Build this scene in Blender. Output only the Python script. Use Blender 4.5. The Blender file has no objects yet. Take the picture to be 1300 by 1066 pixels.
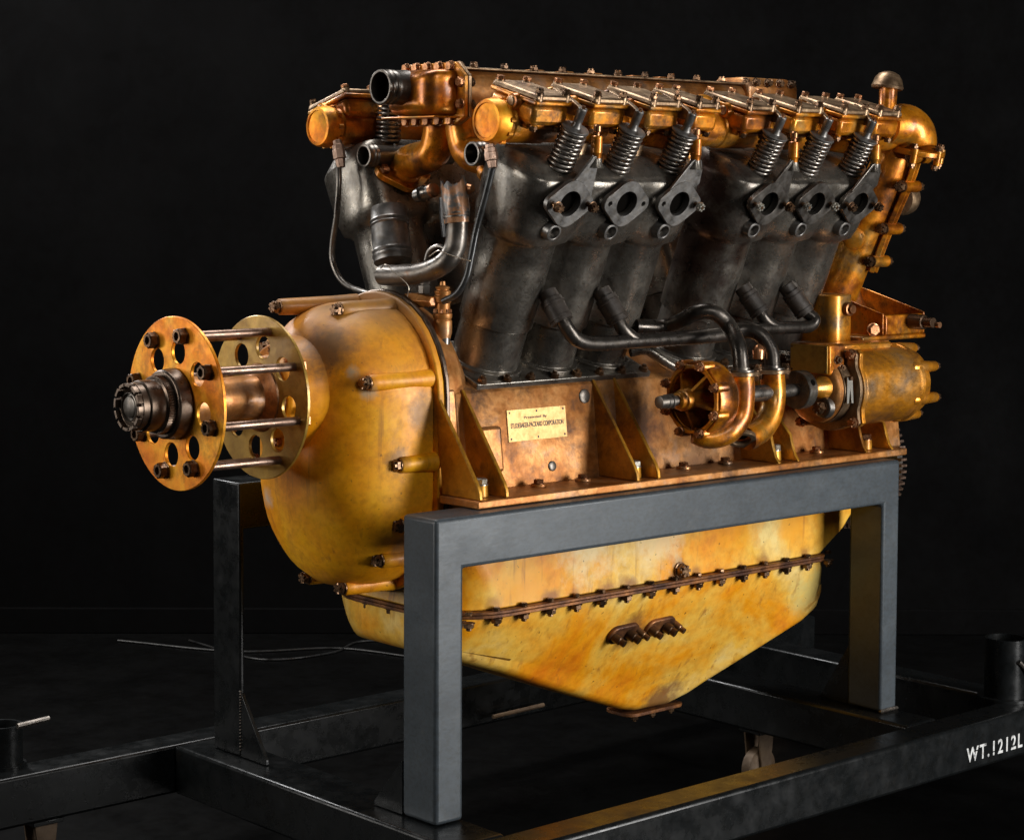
import bpy, bmesh, math, random
from mathutils import Vector, Matrix
PI = math.pi
R_ = math.radians
rng = random.Random(7)
sc = bpy.context.scene
col = sc.collection

# ------------------------------------------------------------------ camera
cam = bpy.data.cameras.new('camera')
cam.sensor_width = 36
cam.lens = 73.171
cam.shift_y = -0.08882
cam.clip_start = 0.1
cam.clip_end = 200
camo = bpy.data.objects.new('camera', cam)
col.objects.link(camo)
camo.matrix_world = Matrix.Translation((-2.7774, -3.7905, 0.6876)) @ Matrix([[0.747802, 0.039847, -0.662725], [-0.66391, 0.050999, -0.746072], [0.00407, 0.997903, 0.064592]]).to_4x4()
sc.camera = camo

# ------------------------------------------------------------------ studio light
w = bpy.data.worlds.new("World")
sc.world = w
w.use_nodes = True
w.node_tree.nodes['Background'].inputs[0].default_value = (0.9, 0.95, 1, 1)
w.node_tree.nodes['Background'].inputs[1].default_value = 0.006
sc.view_settings.view_transform = 'Standard'
sc.view_settings.look = 'None'
sc.view_settings.exposure = 0
sc.view_settings.gamma = 1

def area(name, loc, target, sx, sy, power, color=(1, 1, 1)):
    l = bpy.data.lights.new(name, 'AREA')
    l.shape = 'RECTANGLE'; l.size = sx; l.size_y = sy; l.energy = power; l.color = color
    o = bpy.data.objects.new(name, l); col.objects.link(o)
    o.location = loc
    d = Vector(target) - Vector(loc)
    o.rotation_euler = d.to_track_quat('-Z', 'Y').to_euler()
    return o
LIGHTS = [
    ('softbox_key', (2.6, -4.3, 0.35), (0.5, -0.2, 0.2), 1.2, 2.5, 215, (1, 0.985, 0.96)),
    ('softbox_side', (-0.6, -4.9, 2.3), (0.9, 0, 0.15), 1.6, 1.2, 38, (1, 0.97, 0.93)),
    ('softbox_front', (-4.4, 1.2, 1.5), (0.1, 0, 0.2), 1.3, 1.6, 75, (1, 0.96, 0.90)),
    ('softbox_left', (-3.3, 3.3, 0.9), (-0.1, 0, 0.3), 1.3, 2.0, 45, (1, 0.97, 0.93)),
    ('softbox_rim', (0.0, 3.3, 2.3), (1.2, 0, 0.0), 0.6, 1.1, 75, (1, 1, 1)),
    ('softbox_top', (0.9, 0.9, 3.6), (0.8, 0, 0.5), 2.6, 1.2, 110, (1, 0.98, 0.96)),
    ('strip_back', (4.4, 1.6, 1.8), (1.4, 0, 0.5), 0.5, 1.8, 110, (1, 1, 1)),
]
for a_ in LIGHTS: area(*a_)

# ------------------------------------------------------------------ materials
def ramp(nt, fac, stops):
    r = nt.nodes.new('ShaderNodeValToRGB')
    els = r.color_ramp.elements
    while len(els) < len(stops): els.new(0.5)
    for e, (p, c) in zip(els, stops):
        e.position = p; e.color = (*c, 1) if len(c) == 3 else c
    nt.links.new(fac, r.inputs[0])
    return r.outputs[0]
def noise(nt, vec, scale, detail=6, rough=0.6, dist=0):
    n = nt.nodes.new('ShaderNodeTexNoise')
    n.inputs['Scale'].default_value = scale; n.inputs['Detail'].default_value = detail
    n.inputs['Roughness'].default_value = rough; n.inputs['Distortion'].default_value = dist
    nt.links.new(vec, n.inputs['Vector'])
    return n.outputs['Fac']
def mixc(nt, fac, a, b, mode='MIX'):
    m = nt.nodes.new('ShaderNodeMix'); m.data_type = 'RGBA'; m.blend_type = mode
    for s_, v in ((m.inputs[0], fac), (m.inputs[6], a), (m.inputs[7], b)):
        if isinstance(v, (int, float)): s_.default_value = v
        elif isinstance(v, tuple): s_.default_value = (*v, 1)
        else: nt.links.new(v, s_)
    return m.outputs[2]
def patina(name, stops, metallic, rough, blot=5.0, fine=60.0, bump=0.25, coat=0.0, dark=None, dark_lo=0.58, dark_hi=0.7,
           dark_scale=9.0, stretch=(1, 1, 1), speck=0.0, drough=0.15, zgrime=None, streak=0.0, patches=(), rnd=0.0):
    m = bpy.data.materials.new(name); m.use_nodes = True
    nt = m.node_tree; b = nt.nodes['Principled BSDF']
    tc = nt.nodes.new('ShaderNodeTexCoord'); mp = nt.nodes.new('ShaderNodeMapping')
    mp.inputs['Scale'].default_value = stretch
    nt.links.new(tc.outputs['Object'], mp.inputs[0]); v = mp.outputs[0]
    n1 = noise(nt, v, blot, 7, 0.62, 0.25)
    c = ramp(nt, n1, stops)
    nf = noise(nt, v, fine, 5, 0.65)
    c = mixc(nt, 0.55, c, ramp(nt, nf, [(0.32, (0.62, 0.52, 0.40)), (0.58, (1.0, 1.0, 1.0))]), 'MULTIPLY')
    if zgrime:
        z0, z1, gc = zgrime
        sx = nt.nodes.new('ShaderNodeSeparateXYZ'); nt.links.new(tc.outputs['Object'], sx.inputs[0])
        ad = nt.nodes.new('ShaderNodeMath'); ad.operation = 'MULTIPLY_ADD'
        nt.links.new(noise(nt, v, 5, 5, 0.6), ad.inputs[0]); ad.inputs[1].default_value = 0.35
        nt.links.new(sx.outputs[2], ad.inputs[2])
        g = ramp(nt, ad.outputs[0], [(max(0, z0 + 0.17), (0, 0, 0)), (z1 + 0.17, (0.85, 0.85, 0.85))])
        c = mixc(nt, g, c, gc)
    if dark:
        nd = noise(nt, v, dark_scale, 8, 0.72, 0.25)
        dm = ramp(nt, nd, [(dark_lo, (0, 0, 0)), (dark_hi, (0.9, 0.9, 0.9))])
        c = mixc(nt, dm, c, dark)
    for (pc_, pr_, pcol, pamt) in patches:
        vd = nt.nodes.new('ShaderNodeVectorMath'); vd.operation = 'DISTANCE'
        nt.links.new(tc.outputs['Object'], vd.inputs[0]); vd.inputs[1].default_value = pc_
        ma = nt.nodes.new('ShaderNodeMath'); ma.operation = 'MULTIPLY_ADD'
        nt.links.new(noise(nt, tc.outputs['Object'], 22, 6, 0.7), ma.inputs[0]); ma.inputs[1].default_value = pr_ * 2.2
        nt.links.new(vd.outputs['Value'], ma.inputs[2])
        pm_ = ramp(nt, ma.outputs[0], [(pr_ * 1.55, (pamt,) * 3), (pr_ * 2.3, (0, 0, 0))])
        c = mixc(nt, pm_, c, pcol)
    if streak:
        mq = nt.nodes.new('ShaderNodeMapping'); mq.inputs['Scale'].default_value = (34, 34, 3.2)
        nt.links.new(tc.outputs['Object'], mq.inputs[0])
        sm = ramp(nt, noise(nt, mq.outputs[0], 1.0, 4, 0.6, 0.3), [(0.60, (0, 0, 0)), (0.72, (streak, streak, streak))])
        c = mixc(nt, sm, c, (0.30, 0.10, 0.02))
    if speck:
        ns = noise(nt, v, 90, 2, 0.5)
        sm = ramp(nt, ns, [(0.70, (0, 0, 0)), (0.76, (speck, speck, speck))])
        c = mixc(nt, sm, c, (0.10, 0.045, 0.012))
    if rnd:
        oi = nt.nodes.new('ShaderNodeObjectInfo')
        c = mixc(nt, 1.0, c, ramp(nt, oi.outputs['Random'], [(0.0, (1 - rnd,) * 3), (0.5, (1, 0.92, 0.82)), (1.0, (1 + rnd, 1 + rnd, 1 + rnd * 0.9))]), 'MULTIPLY')
        cbx = nt.nodes.new('ShaderNodeVectorMath'); cbx.operation = 'ADD'
        nt.links.new(tc.outputs['Object'], cbx.inputs[0])
        sc_n = nt.nodes.new('ShaderNodeVectorMath'); sc_n.operation = 'SCALE'; sc_n.inputs[0].default_value = (37, 11, 23)
        nt.links.new(oi.outputs['Random'], sc_n.inputs['Scale']); nt.links.new(sc_n.outputs[0], cbx.inputs[1])
        nt.links.new(cbx.outputs[0], mp.inputs[0])
    nt.links.new(c, b.inputs['Base Color'])
    b.inputs['Metallic'].default_value = metallic
    rr = nt.nodes.new('ShaderNodeMapRange')
    nt.links.new(noise(nt, v, blot * 3, 6, 0.7), rr.inputs[0])
    rr.inputs[1].default_value = 0.3; rr.inputs[2].default_value = 0.7
    rr.inputs[3].default_value = rough - drough; rr.inputs[4].default_value = rough + drough
    nt.links.new(rr.outputs[0], b.inputs['Roughness'])
    b.inputs['Coat Weight'].default_value = coat; b.inputs['Coat Roughness'].default_value = 0.18
    if bump:
        bp = nt.nodes.new('ShaderNodeBump'); bp.inputs['Strength'].default_value = bump
        bp.inputs['Distance'].default_value = 0.002
        nt.links.new(nf, bp.inputs['Height'])
        bp2 = nt.nodes.new('ShaderNodeBump'); bp2.inputs['Strength'].default_value = bump
        bp2.inputs['Distance'].default_value = 0.003
        nt.links.new(noise(nt, v, 14, 4, 0.5), bp2.inputs['Height'])
        nt.links.new(bp.outputs[0], bp2.inputs['Normal'])
        nt.links.new(bp2.outputs[0], b.inputs['Normal'])
    return m
BRASS = patina('varnished_bronze', [(0.34, (0.09, 0.035, 0.010)), (0.43, (0.36, 0.10, 0.004)), (0.52, (0.72, 0.25, 0.008)), (0.60, (0.52, 0.24, 0.03)), (0.70, (0.22, 0.15, 0.085))],
               0.62, 0.36, 8, 70, 0.22, 0.35, dark=(0.075, 0.035, 0.015), dark_lo=0.51, dark_hi=0.68, dark_scale=13, speck=0.6)
COVER = patina('worn_bronze', [(0.3, (0.17, 0.105, 0.06)), (0.5, (0.33, 0.22, 0.13)), (0.72, (0.50, 0.35, 0.21))],
               0.85, 0.4, 14, 80, 0.25, 0.1, dark=(0.09, 0.05, 0.03), dark_lo=0.50, dark_hi=0.68, dark_scale=18)
DISC = patina('amber_plate', [(0.3, (0.55, 0.12, 0.004)), (0.44, (0.88, 0.27, 0.006)), (0.58, (0.95, 0.42, 0.02)), (0.72, (0.88, 0.46, 0.06))],
              0.55, 0.42, 10, 55, 0.1, 0.0, dark=(0.24, 0.08, 0.012), dark_lo=0.49, dark_hi=0.70, dark_scale=13)
DISC2 = patina('olive_brass_plate', [(0.3, (0.26, 0.14, 0.02)), (0.55, (0.46, 0.28, 0.05)), (0.8, (0.44, 0.21, 0.025))],
               0.6, 0.42, 11, 60, 0.2, 0.3, dark=(0.15, 0.07, 0.02), dark_lo=0.58, dark_hi=0.72, dark_scale=14)
NOSE = patina('yellow_varnished_case', [(0.30, (0.70, 0.22, 0.001)), (0.44, (0.92, 0.35, 0.002)), (0.64, (0.95, 0.46, 0.008))],
              0.08, 0.52, 4, 60, 0.12, 0.05, dark=(0.34, 0.13, 0.01), dark_lo=0.58, dark_hi=0.80, dark_scale=6, speck=0.5,
              zgrime=(0.27, 0.47, (0.20, 0.105, 0.04)), streak=0.5,
              patches=(((-0.05, -0.10, 0.34), 0.07, (0.12, 0.065, 0.03), 0.75), ((0.0, -0.195, 0.255), 0.022, (0.40, 0.36, 0.26), 0.7), ((-0.03, -0.17, 0.30), 0.020, (0.44, 0.40, 0.30), 0.7),
                       ((-0.05, 0.10, 0.0), 0.03, (0.55, 0.52, 0.44), 0.7), ((0.06, -0.218, 0.10), 0.03, (0.13, 0.06, 0.02), 0.7), ((0.14, -0.218, 0.20), 0.05, (0.16, 0.08, 0.03), 0.7),
                       ((0.10, -0.19, -0.10), 0.035, (0.26, 0.15, 0.08), 0.6)))
CASE = patina('copper_case', [(0.30, (0.15, 0.055, 0.015)), (0.42, (0.40, 0.145, 0.028)), (0.54, (0.55, 0.25, 0.075)), (0.70, (0.42, 0.27, 0.18))],
              0.6, 0.42, 9, 75, 0.25, 0.2, dark=(0.09, 0.045, 0.025), dark_lo=0.51, dark_hi=0.68, dark_scale=12, speck=0.4, streak=0.5,
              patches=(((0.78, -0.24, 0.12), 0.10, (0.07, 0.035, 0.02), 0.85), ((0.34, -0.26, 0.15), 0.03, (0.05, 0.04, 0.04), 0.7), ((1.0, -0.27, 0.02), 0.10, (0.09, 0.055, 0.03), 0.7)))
RIB = patina('rib_bronze', [(0.3, (0.24, 0.09, 0.01)), (0.5, (0.56, 0.26, 0.02)), (0.75, (0.68, 0.36, 0.05))],
             0.6, 0.42, 8, 60, 0.2, 0.25, dark=(0.10, 0.045, 0.02), dark_lo=0.50, dark_hi=0.68, dark_scale=10)
PAN = patina('cream_yellow_pan', [(0.32, (0.82, 0.22, 0.002)), (0.44, (0.90, 0.36, 0.008)), (0.54, (0.90, 0.52, 0.07)), (0.66, (0.88, 0.66, 0.24))],
             0.03, 0.46, 3.2, 40, 0.1, 0.3, dark=(0.34, 0.13, 0.03), dark_lo=0.66, dark_hi=0.85, dark_scale=6, speck=0.75, stretch=(1, 1, 0.9), streak=0.6,
             patches=(((0.83, -0.19, -0.388), 0.060, (0.22, 0.08, 0.02), 0.8), ((1.06, -0.06, -0.625), 0.070, (0.20, 0.085, 0.035), 0.85), ((0.93, -0.248, -0.243), 0.032, (0.22, 0.08, 0.02), 0.85),
                      ((0.50, -0.248, -0.262), 0.028, (0.36, 0.13, 0.025), 0.8), ((0.68, -0.248, -0.258), 0.030, (0.30, 0.11, 0.02), 0.8), ((0.76, -0.248, -0.262), 0.024, (0.25, 0.09, 0.02), 0.8),
                      ((1.15, -0.248, -0.10), 0.10, (0.90, 0.36, 0.01), 0.8), ((1.35, -0.248, -0.16), 0.07, (0.90, 0.38, 0.015), 0.7), ((0.42, -0.248, -0.21), 0.07, (0.88, 0.40, 0.03), 0.7),
                      ((0.62, -0.248, -0.13), 0.10, (0.90, 0.74, 0.42), 0.75), ((0.85, -0.248, -0.15), 0.09, (0.90, 0.72, 0.40), 0.7), ((1.45, -0.22, -0.36), 0.07, (0.66, 0.56, 0.20), 0.7))
             + tuple(((0.236 + 0.0835 * k, -0.250, -0.262 + 0.012 * math.sin(k * 2.3)), 0.014 + 0.009 * abs(math.sin(k * 1.7)), (0.26, 0.09, 0.02), 0.5 + 0.35 * abs(math.sin(k * 3.1))) for k in range(15)))
PANEDGE = patina('rusty_flange', [(0.36, (0.055, 0.022, 0.012)), (0.5, (0.14, 0.055, 0.022)), (0.66, (0.30, 0.12, 0.035))], 0.5, 0.5, 18, 80, 0.4)
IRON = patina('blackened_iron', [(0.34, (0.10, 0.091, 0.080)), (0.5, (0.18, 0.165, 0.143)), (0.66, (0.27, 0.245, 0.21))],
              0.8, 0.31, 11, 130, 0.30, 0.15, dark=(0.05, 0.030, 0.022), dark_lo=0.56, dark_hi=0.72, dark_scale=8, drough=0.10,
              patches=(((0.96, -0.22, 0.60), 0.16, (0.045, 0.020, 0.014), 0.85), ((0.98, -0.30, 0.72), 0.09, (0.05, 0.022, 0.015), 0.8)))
PIPE = patina('dull_grey_pipe', [(0.3, (0.09, 0.08, 0.07)), (0.55, (0.18, 0.165, 0.15)), (0.8, (0.26, 0.24, 0.21))], 0.85, 0.33, 8, 90, 0.15)
FLG = patina('grey_steel', [(0.3, (0.16, 0.155, 0.15)), (0.6, (0.26, 0.25, 0.24)), (0.8, (0.34, 0.32, 0.30))], 0.8, 0.38, 10, 90, 0.2)
DPIPE = patina('oxidised_pipe', [(0.3, (0.035, 0.030, 0.026)), (0.55, (0.075, 0.066, 0.058)), (0.8, (0.13, 0.115, 0.10))], 0.8, 0.32, 8, 90, 0.2)
HOSE = patina('perished_hose', [(0.3, (0.020, 0.016, 0.013)), (0.6, (0.045, 0.036, 0.030)), (0.8, (0.08, 0.062, 0.048))], 0.1, 0.45, 14, 80, 0.4)
GENM = patina('generator_bronze', [(0.30, (0.16, 0.085, 0.045)), (0.40, (0.46, 0.19, 0.04)), (0.52, (0.82, 0.32, 0.02)), (0.62, (0.62, 0.30, 0.07)), (0.74, (0.32, 0.24, 0.17))],
              0.7, 0.34, 5, 80, 0.2, 0.3, stretch=(1, 1, 1.6), dark=(0.08, 0.045, 0.03), dark_lo=0.55, dark_hi=0.72, dark_scale=8)
LEAD = patina('tarnished_pewter', [(0.3, (0.10, 0.088, 0.076)), (0.6, (0.20, 0.18, 0.16)), (0.8, (0.27, 0.22, 0.175))], 0.85, 0.37, 9, 70, 0.2,
              dark=(0.16, 0.08, 0.04), dark_lo=0.58, dark_hi=0.7, dark_scale=12)
SPRING = patina('spring_steel', [(0.3, (0.22, 0.20, 0.18)), (0.7, (0.45, 0.41, 0.37))], 0.9, 0.3, 20, 60, 0.1)
BOLT = patina('dark_bolt', [(0.3, (0.08, 0.05, 0.035)), (0.55, (0.20, 0.12, 0.07)), (0.8, (0.40, 0.25, 0.14))], 0.85, 0.34, 1.2, 7, 0.0, rnd=0.45)
BOLTC = patina('copper_bolt', [(0.3, (0.15, 0.07, 0.03)), (0.55, (0.42, 0.2, 0.10)), (0.8, (0.62, 0.36, 0.2))], 0.85, 0.32, 1.2, 7, 0.0, rnd=0.4)
ZINC = patina('zinc_bolt', [(0.3, (0.3, 0.3, 0.28)), (0.7, (0.55, 0.54, 0.5))], 0.8, 0.33, 1.2, 7, 0.0, rnd=0.3)
HUB = patina('dark_hub_steel', [(0.3, (0.09, 0.065, 0.05)), (0.6, (0.19, 0.14, 0.105)), (0.8, (0.28, 0.19, 0.125))], 0.85, 0.34, 10, 60, 0.1)
ROD = patina('rod_steel', [(0.3, (0.20, 0.12, 0.08)), (0.6, (0.38, 0.26, 0.20)), (0.8, (0.5, 0.38, 0.3))], 0.85, 0.35, 22, 90, 0.2)
SLATE = patina('brushed_mill_steel', [(0.3, (0.040, 0.050, 0.060)), (0.55, (0.056, 0.069, 0.081)), (0.8, (0.080, 0.094, 0.107))],
               0.1, 0.42, 5, 90, 0.10, 0.0, stretch=(0.8, 1, 1.3), dark=(0.08, 0.085, 0.09), dark_lo=0.58, dark_hi=0.75, dark_scale=12, drough=0.06)
BASEST = patina('black_painted_steel', [(0.3, (0.005, 0.006, 0.0065)), (0.7, (0.008, 0.009, 0.0095))], 0.0, 0.30, 5, 50, 0.15,
                dark=(0.014, 0.012, 0.010), dark_lo=0.6, dark_hi=0.75, dark_scale=9)
RUST = patina('caster_rust', [(0.3, (0.08, 0.05, 0.03)), (0.7, (0.22, 0.15, 0.09))], 0.3, 0.6, 12, 60, 0.3)
FLOORM = patina('black_floor', [(0.3, (0.002, 0.002, 0.002)), (0.7, (0.0035, 0.0035, 0.0035))], 0, 0.5, 2, 30, 0.1)
WALLM = patina('charcoal_wall', [(0.3, (0.0018, 0.0017, 0.0018)), (0.7, (0.0019, 0.0018, 0.0019))], 0, 0.85, 1, 30, 0.05)
BASEST.node_tree.nodes['Principled BSDF'].inputs['Specular IOR Level'].default_value = 0.3
for m_ in (FLOORM, WALLM): m_.node_tree.nodes['Principled BSDF'].inputs['Specular IOR Level'].default_value = 0.06
PLATE = patina('brass_plate', [(0.3, (0.50, 0.29, 0.10)), (0.7, (0.66, 0.41, 0.16))], 0.6, 0.4, 20, 90, 0.1)
def flat(name, c, rough=0.5, metallic=0):
    m = bpy.data.materials.new(name); m.use_nodes = True
    b = m.node_tree.nodes['Principled BSDF']
    b.inputs['Base Color'].default_value = (*c, 1); b.inputs['Roughness'].default_value = rough; b.inputs['Metallic'].default_value = metallic
    return m
INK = flat('black_ink', (0.03, 0.02, 0.012), 0.5)
BORE_SHADE = flat('painted_bore_shade', (0.003, 0.0025, 0.002), 1.0)  # near-black colour painting in the deep shade of open bores and holes
BORE_SHADE.node_tree.nodes['Principled BSDF'].inputs['Specular IOR Level'].default_value = 0.03
WHITE = patina('white_stencil_paint', [(0.36, (0.10, 0.11, 0.11)), (0.46, (0.62, 0.64, 0.65)), (0.7, (0.78, 0.80, 0.80))], 0, 0.6, 60, 150, 0.05)
RUBBER = patina('black_hose', [(0.3, (0.010, 0.010, 0.010)), (0.7, (0.03, 0.03, 0.03))], 0.0, 0.32, 10, 60, 0.1)

# ------------------------------------------------------------------ mesh helpers
def frame(d):
    d = Vector(d).normalized()
    t = Vector((0, 0, 1)) if abs(d.z) < 0.9 else Vector((1, 0, 0))
    u = t.cross(d).normalized(); v = d.cross(u)
    return d, u, v
class MB:
    def __init__(s): s.v = []; s.f = []
    def add(s, vs, fs):
        n = len(s.v); s.v += [tuple(p) for p in vs]; s.f += [tuple(i + n for i in f) for f in fs]
    def box(s, x0, x1, y0, y1, z0, z1):
        s.add([(x, y, z) for x in (x0, x1) for y in (y0, y1) for z in (z0, z1)],
              [(0, 1, 3, 2), (4, 6, 7, 5), (0, 4, 5, 1), (2, 3, 7, 6), (0, 2, 6, 4), (1, 5, 7, 3)])
        return s
    def lathe(s, base, d, prof, n=32, cap0=True, cap1=True, start=0.0):
        """prof: (distance along d, radius)"""
        d, u, v = frame(d); base = Vector(base); vs = []; fs = []
        for (a, r) in prof:
            for k in range(n):
                t = 2 * PI * k / n + start
                vs.append(base + d * a + (u * math.cos(t) + v * math.sin(t)) * r)
        for i in range(len(prof) - 1):
            for k in range(n):
                k2 = (k + 1) % n
                fs.append((i * n + k, i * n + k2, (i + 1) * n + k2, (i + 1) * n + k))
        if cap0: fs.append(tuple(range(n - 1, -1, -1)))
        if cap1: fs.append(tuple((len(prof) - 1) * n + k for k in range(n)))
        s.add(vs, fs); return s
    def tube(s, pts, r, n=16, caps=True):
        pts = [Vector(p) for p in pts]; rs = r if isinstance(r, (list, tuple)) else [r] * len(pts)
        vs = []; fs = []; u = None
        for i, p in enumerate(pts):
            if i == 0: d = pts[1] - p
            elif i == len(pts) - 1: d = p - pts[i - 1]
            else: d = (pts[i + 1] - pts[i]).normalized() + (p - pts[i - 1]).normalized()
            d.normalize()
            if u is None: _, u, _ = frame(d)
            u = (u - d * u.dot(d)).normalized(); v = d.cross(u)
            for k in range(n):
                t = 2 * PI * k / n
                vs.append(p + (u * math.cos(t) + v * math.sin(t)) * rs[i])
        m = len(pts)
        for i in range(m - 1):
            for k in range(n):
                k2 = (k + 1) % n
                fs.append((i * n + k, i * n + k2, (i + 1) * n + k2, (i + 1) * n + k))
        if caps: fs += [tuple(range(n - 1, -1, -1)), tuple((m - 1) * n + k for k in range(n))]
        s.add(vs, fs); return s
    def prism(s, poly, a, b, axis='X'):
        """poly: outline in the two other axes, extruded from a to b along axis"""
        def P(t, p):
            return {'X': (t, p[0], p[1]), 'Y': (p[0], t, p[1]), 'Z': (p[0], p[1], t)}[axis]
        n = len(poly)
        s.add([P(a, p) for p in poly] + [P(b, p) for p in poly],
              [tuple(range(n)), tuple(range(2 * n - 1, n - 1, -1))] + [(i, i + n, (i + 1) % n + n, (i + 1) % n) for i in range(n)])
        return s
    def loft(s, rings, cap=True):
        n = len(rings[0]); vs = [p for r in rings for p in r]; fs = []
        for i in range(len(rings) - 1):
            for k in range(n):
                k2 = (k + 1) % n
                fs.append((i * n + k, i * n + k2, (i + 1) * n + k2, (i + 1) * n + k))
        if cap: fs += [tuple(range(n - 1, -1, -1)), tuple((len(rings) - 1) * n + k for k in range(n))]
        s.add(vs, fs); return s
    def mesh(s, name, angle=35):
        bm = bmesh.new()
        vs = [bm.verts.new(p) for p in s.v]
        for f in s.f:
            try: bm.faces.new([vs[i] for i in f])
            except ValueError: pass
        bmesh.ops.recalc_face_normals(bm, faces=bm.faces)
        for f in bm.faces: f.smooth = True
        for e in bm.edges:
            if len(e.link_faces) == 2 and e.calc_face_angle(0) > R_(angle): e.smooth = False
        me = bpy.data.meshes.new(name); bm.to_mesh(me); bm.free()
        return me
def spline(pts, k=6):
    """smooth curve through the points"""
    P = [Vector(p) for p in pts]; out = []
    for i in range(len(P) - 1):
        p0 = P[i - 1] if i else P[0] * 2 - P[1]
        p1, p2 = P[i], P[i + 1]
        p3 = P[i + 2] if i + 2 < len(P) else P[-1] * 2 - P[-2]
        for j in range(k):
            t = j / k
            out.append(0.5 * ((2 * p1) + (p2 - p0) * t + (2 * p0 - 5 * p1 + 4 * p2 - p3) * t * t + (3 * p1 - p0 - 3 * p2 + p3) * t ** 3))
    out.append(P[-1]); return out
def link(name, me, mat, parent=None, bevel=0, loc=None, label=None, seg=2):
    o = bpy.data.objects.new(name, me); col.objects.link(o)
    if mat and not me.materials: me.materials.append(mat)
    if parent:
        o.parent = parent
        if parent.type == 'EMPTY': o.location = -parent.location
    if bevel:
        b = o.modifiers.new('bevel', 'BEVEL'); b.width = bevel; b.segments = seg; b.limit_method = 'ANGLE'; b.angle_limit = R_(32)
        b.harden_normals = False
    if label: o['label'] = label
    return o
def obj(name, mb, mat, parent=None, bevel=0, angle=35, label=None):
    return link(name, mb.mesh(name, angle), mat, parent, bevel, label=label)
def thing(name, label, cat, loc=(0, 0, 0), group=None):
    o = bpy.data.objects.new(name, None); col.objects.link(o); o.location = loc
    o['label'] = label; o['category'] = cat
    if group: o['group'] = group
    bpy.context.view_layer.update()
    return o
def basis(pos, d, xhint=None):
    d = Vector(d).normalized()
    if xhint: x = (Vector(xhint) - d * d.dot(Vector(xhint))).normalized()
    else: _, x, _ = frame(d)
    y = d.cross(x)
    return Matrix.Translation(Vector(pos)) @ Matrix((x, y, d)).transposed().to_4x4()
def place(o, pos, d, scale=1, xhint=None, spin=0):
    m = basis(pos, d, xhint) @ Matrix.Rotation(spin, 4, 'Z') @ Matrix.Scale(scale, 4)
    if o.parent and o.parent.type == 'EMPTY': m = Matrix.Translation(-o.parent.location) @ m
    o.matrix_local = m
    return o
def ring(c, d, R, n, start=0):
    d, u, v = frame(d); c = Vector(c)
    return [c + (u * math.cos(start + 2 * PI * k / n) + v * math.sin(start + 2 * PI * k / n)) * R for k in range(n)]

# bolts: unit meshes, radius 1 across the corners, along +Z
def hexhead(h=0.75, washer=True, stud=0.0, castle=False):
    m = MB()
    if washer: m.lathe((0, 0, 0), (0, 0, 1), [(0, 1.12), (0.13, 1.12), (0.16, 1.05)], 16)
    z = 0.14 if washer else 0
    m.lathe((0, 0, z), (0, 0, 1), [(0, 0.93), (0.06, 1), (h - 0.12, 1), (h, 0.86)], 6)
    if stud:
        m.lathe((0, 0, z + h - 0.05), (0, 0, 1), [(0, 0.5), (stud, 0.5), (stud + 0.1, 0.38)], 10)
    if castle:
        for k in range(6):
            t = PI / 3 * k
            c, s_ = math.cos(t), math.sin(t)
            b = MB().box(0.38, 0.82, -0.2, 0.2, z + h - 0.05, z + h + 0.38)
            m.add([(x * c - y * s_, x * s_ + y * c, q) for x, y, q in b.v], b.f)
    return m
def hexnut():
    m = MB(); m.lathe((0, 0, 0), (0, 0, 1), [(0, 1.1), (0.1, 1.1), (0.12, 1.0), (1.0, 1.0), (1.1, 0.88)], 6, True, False)
    v0 = [(0.88 * math.cos(PI / 3 * k), 0.88 * math.sin(PI / 3 * k), 1.1) for k in range(6)]
    o = []
    for k in range(24):
        t = PI / 12 * k; o.append((0.52 * math.cos(t), 0.52 * math.sin(t)))
    top = v0 + [(x, y, 1.1) for x, y in o] + [(x, y, 0.65) for x, y in o]
    fs = []
    for k in range(6):
        k2 = (k + 1) % 6
        fs.append((k, k2) + tuple(6 + (4 * (k + 1) - j) % 24 for j in range(0, 5)))
    for k in range(24): fs.append((6 + k, 6 + (k + 1) % 24, 30 + (k + 1) % 24, 30 + k))
    fs.append(tuple(30 + k for k in range(24)))
    m.add(top, fs); return m
BM = {}
for nm, mb_, mt in (('hex', hexhead(), BOLT), ('nut', hexhead(0.8, True, 0.45), BOLT), ('castle', hexhead(0.75, True, 0.3, True), BOLT),
                    ('hexc', hexhead(), BOLTC), ('castlec', hexhead(0.75, True, 0.3, True), BOLTC), ('hexnut', hexnut(), BOLT), ('zinc', hexhead(0.8, True), ZINC),
                    ('castlez', hexhead(0.75, False, 0.3, True), ZINC)):
    me_ = mb_.mesh('bolt_' + nm, 25); me_.materials.append(mt); BM[nm] = me_
def bolt(parent, pos, d, r, kind='hex', name='bolt'):
    o = bpy.data.objects.new(name, BM[kind]); col.objects.link(o); o.parent = parent
    return place(o, pos, d, r, spin=rng.random() * PI)
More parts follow.
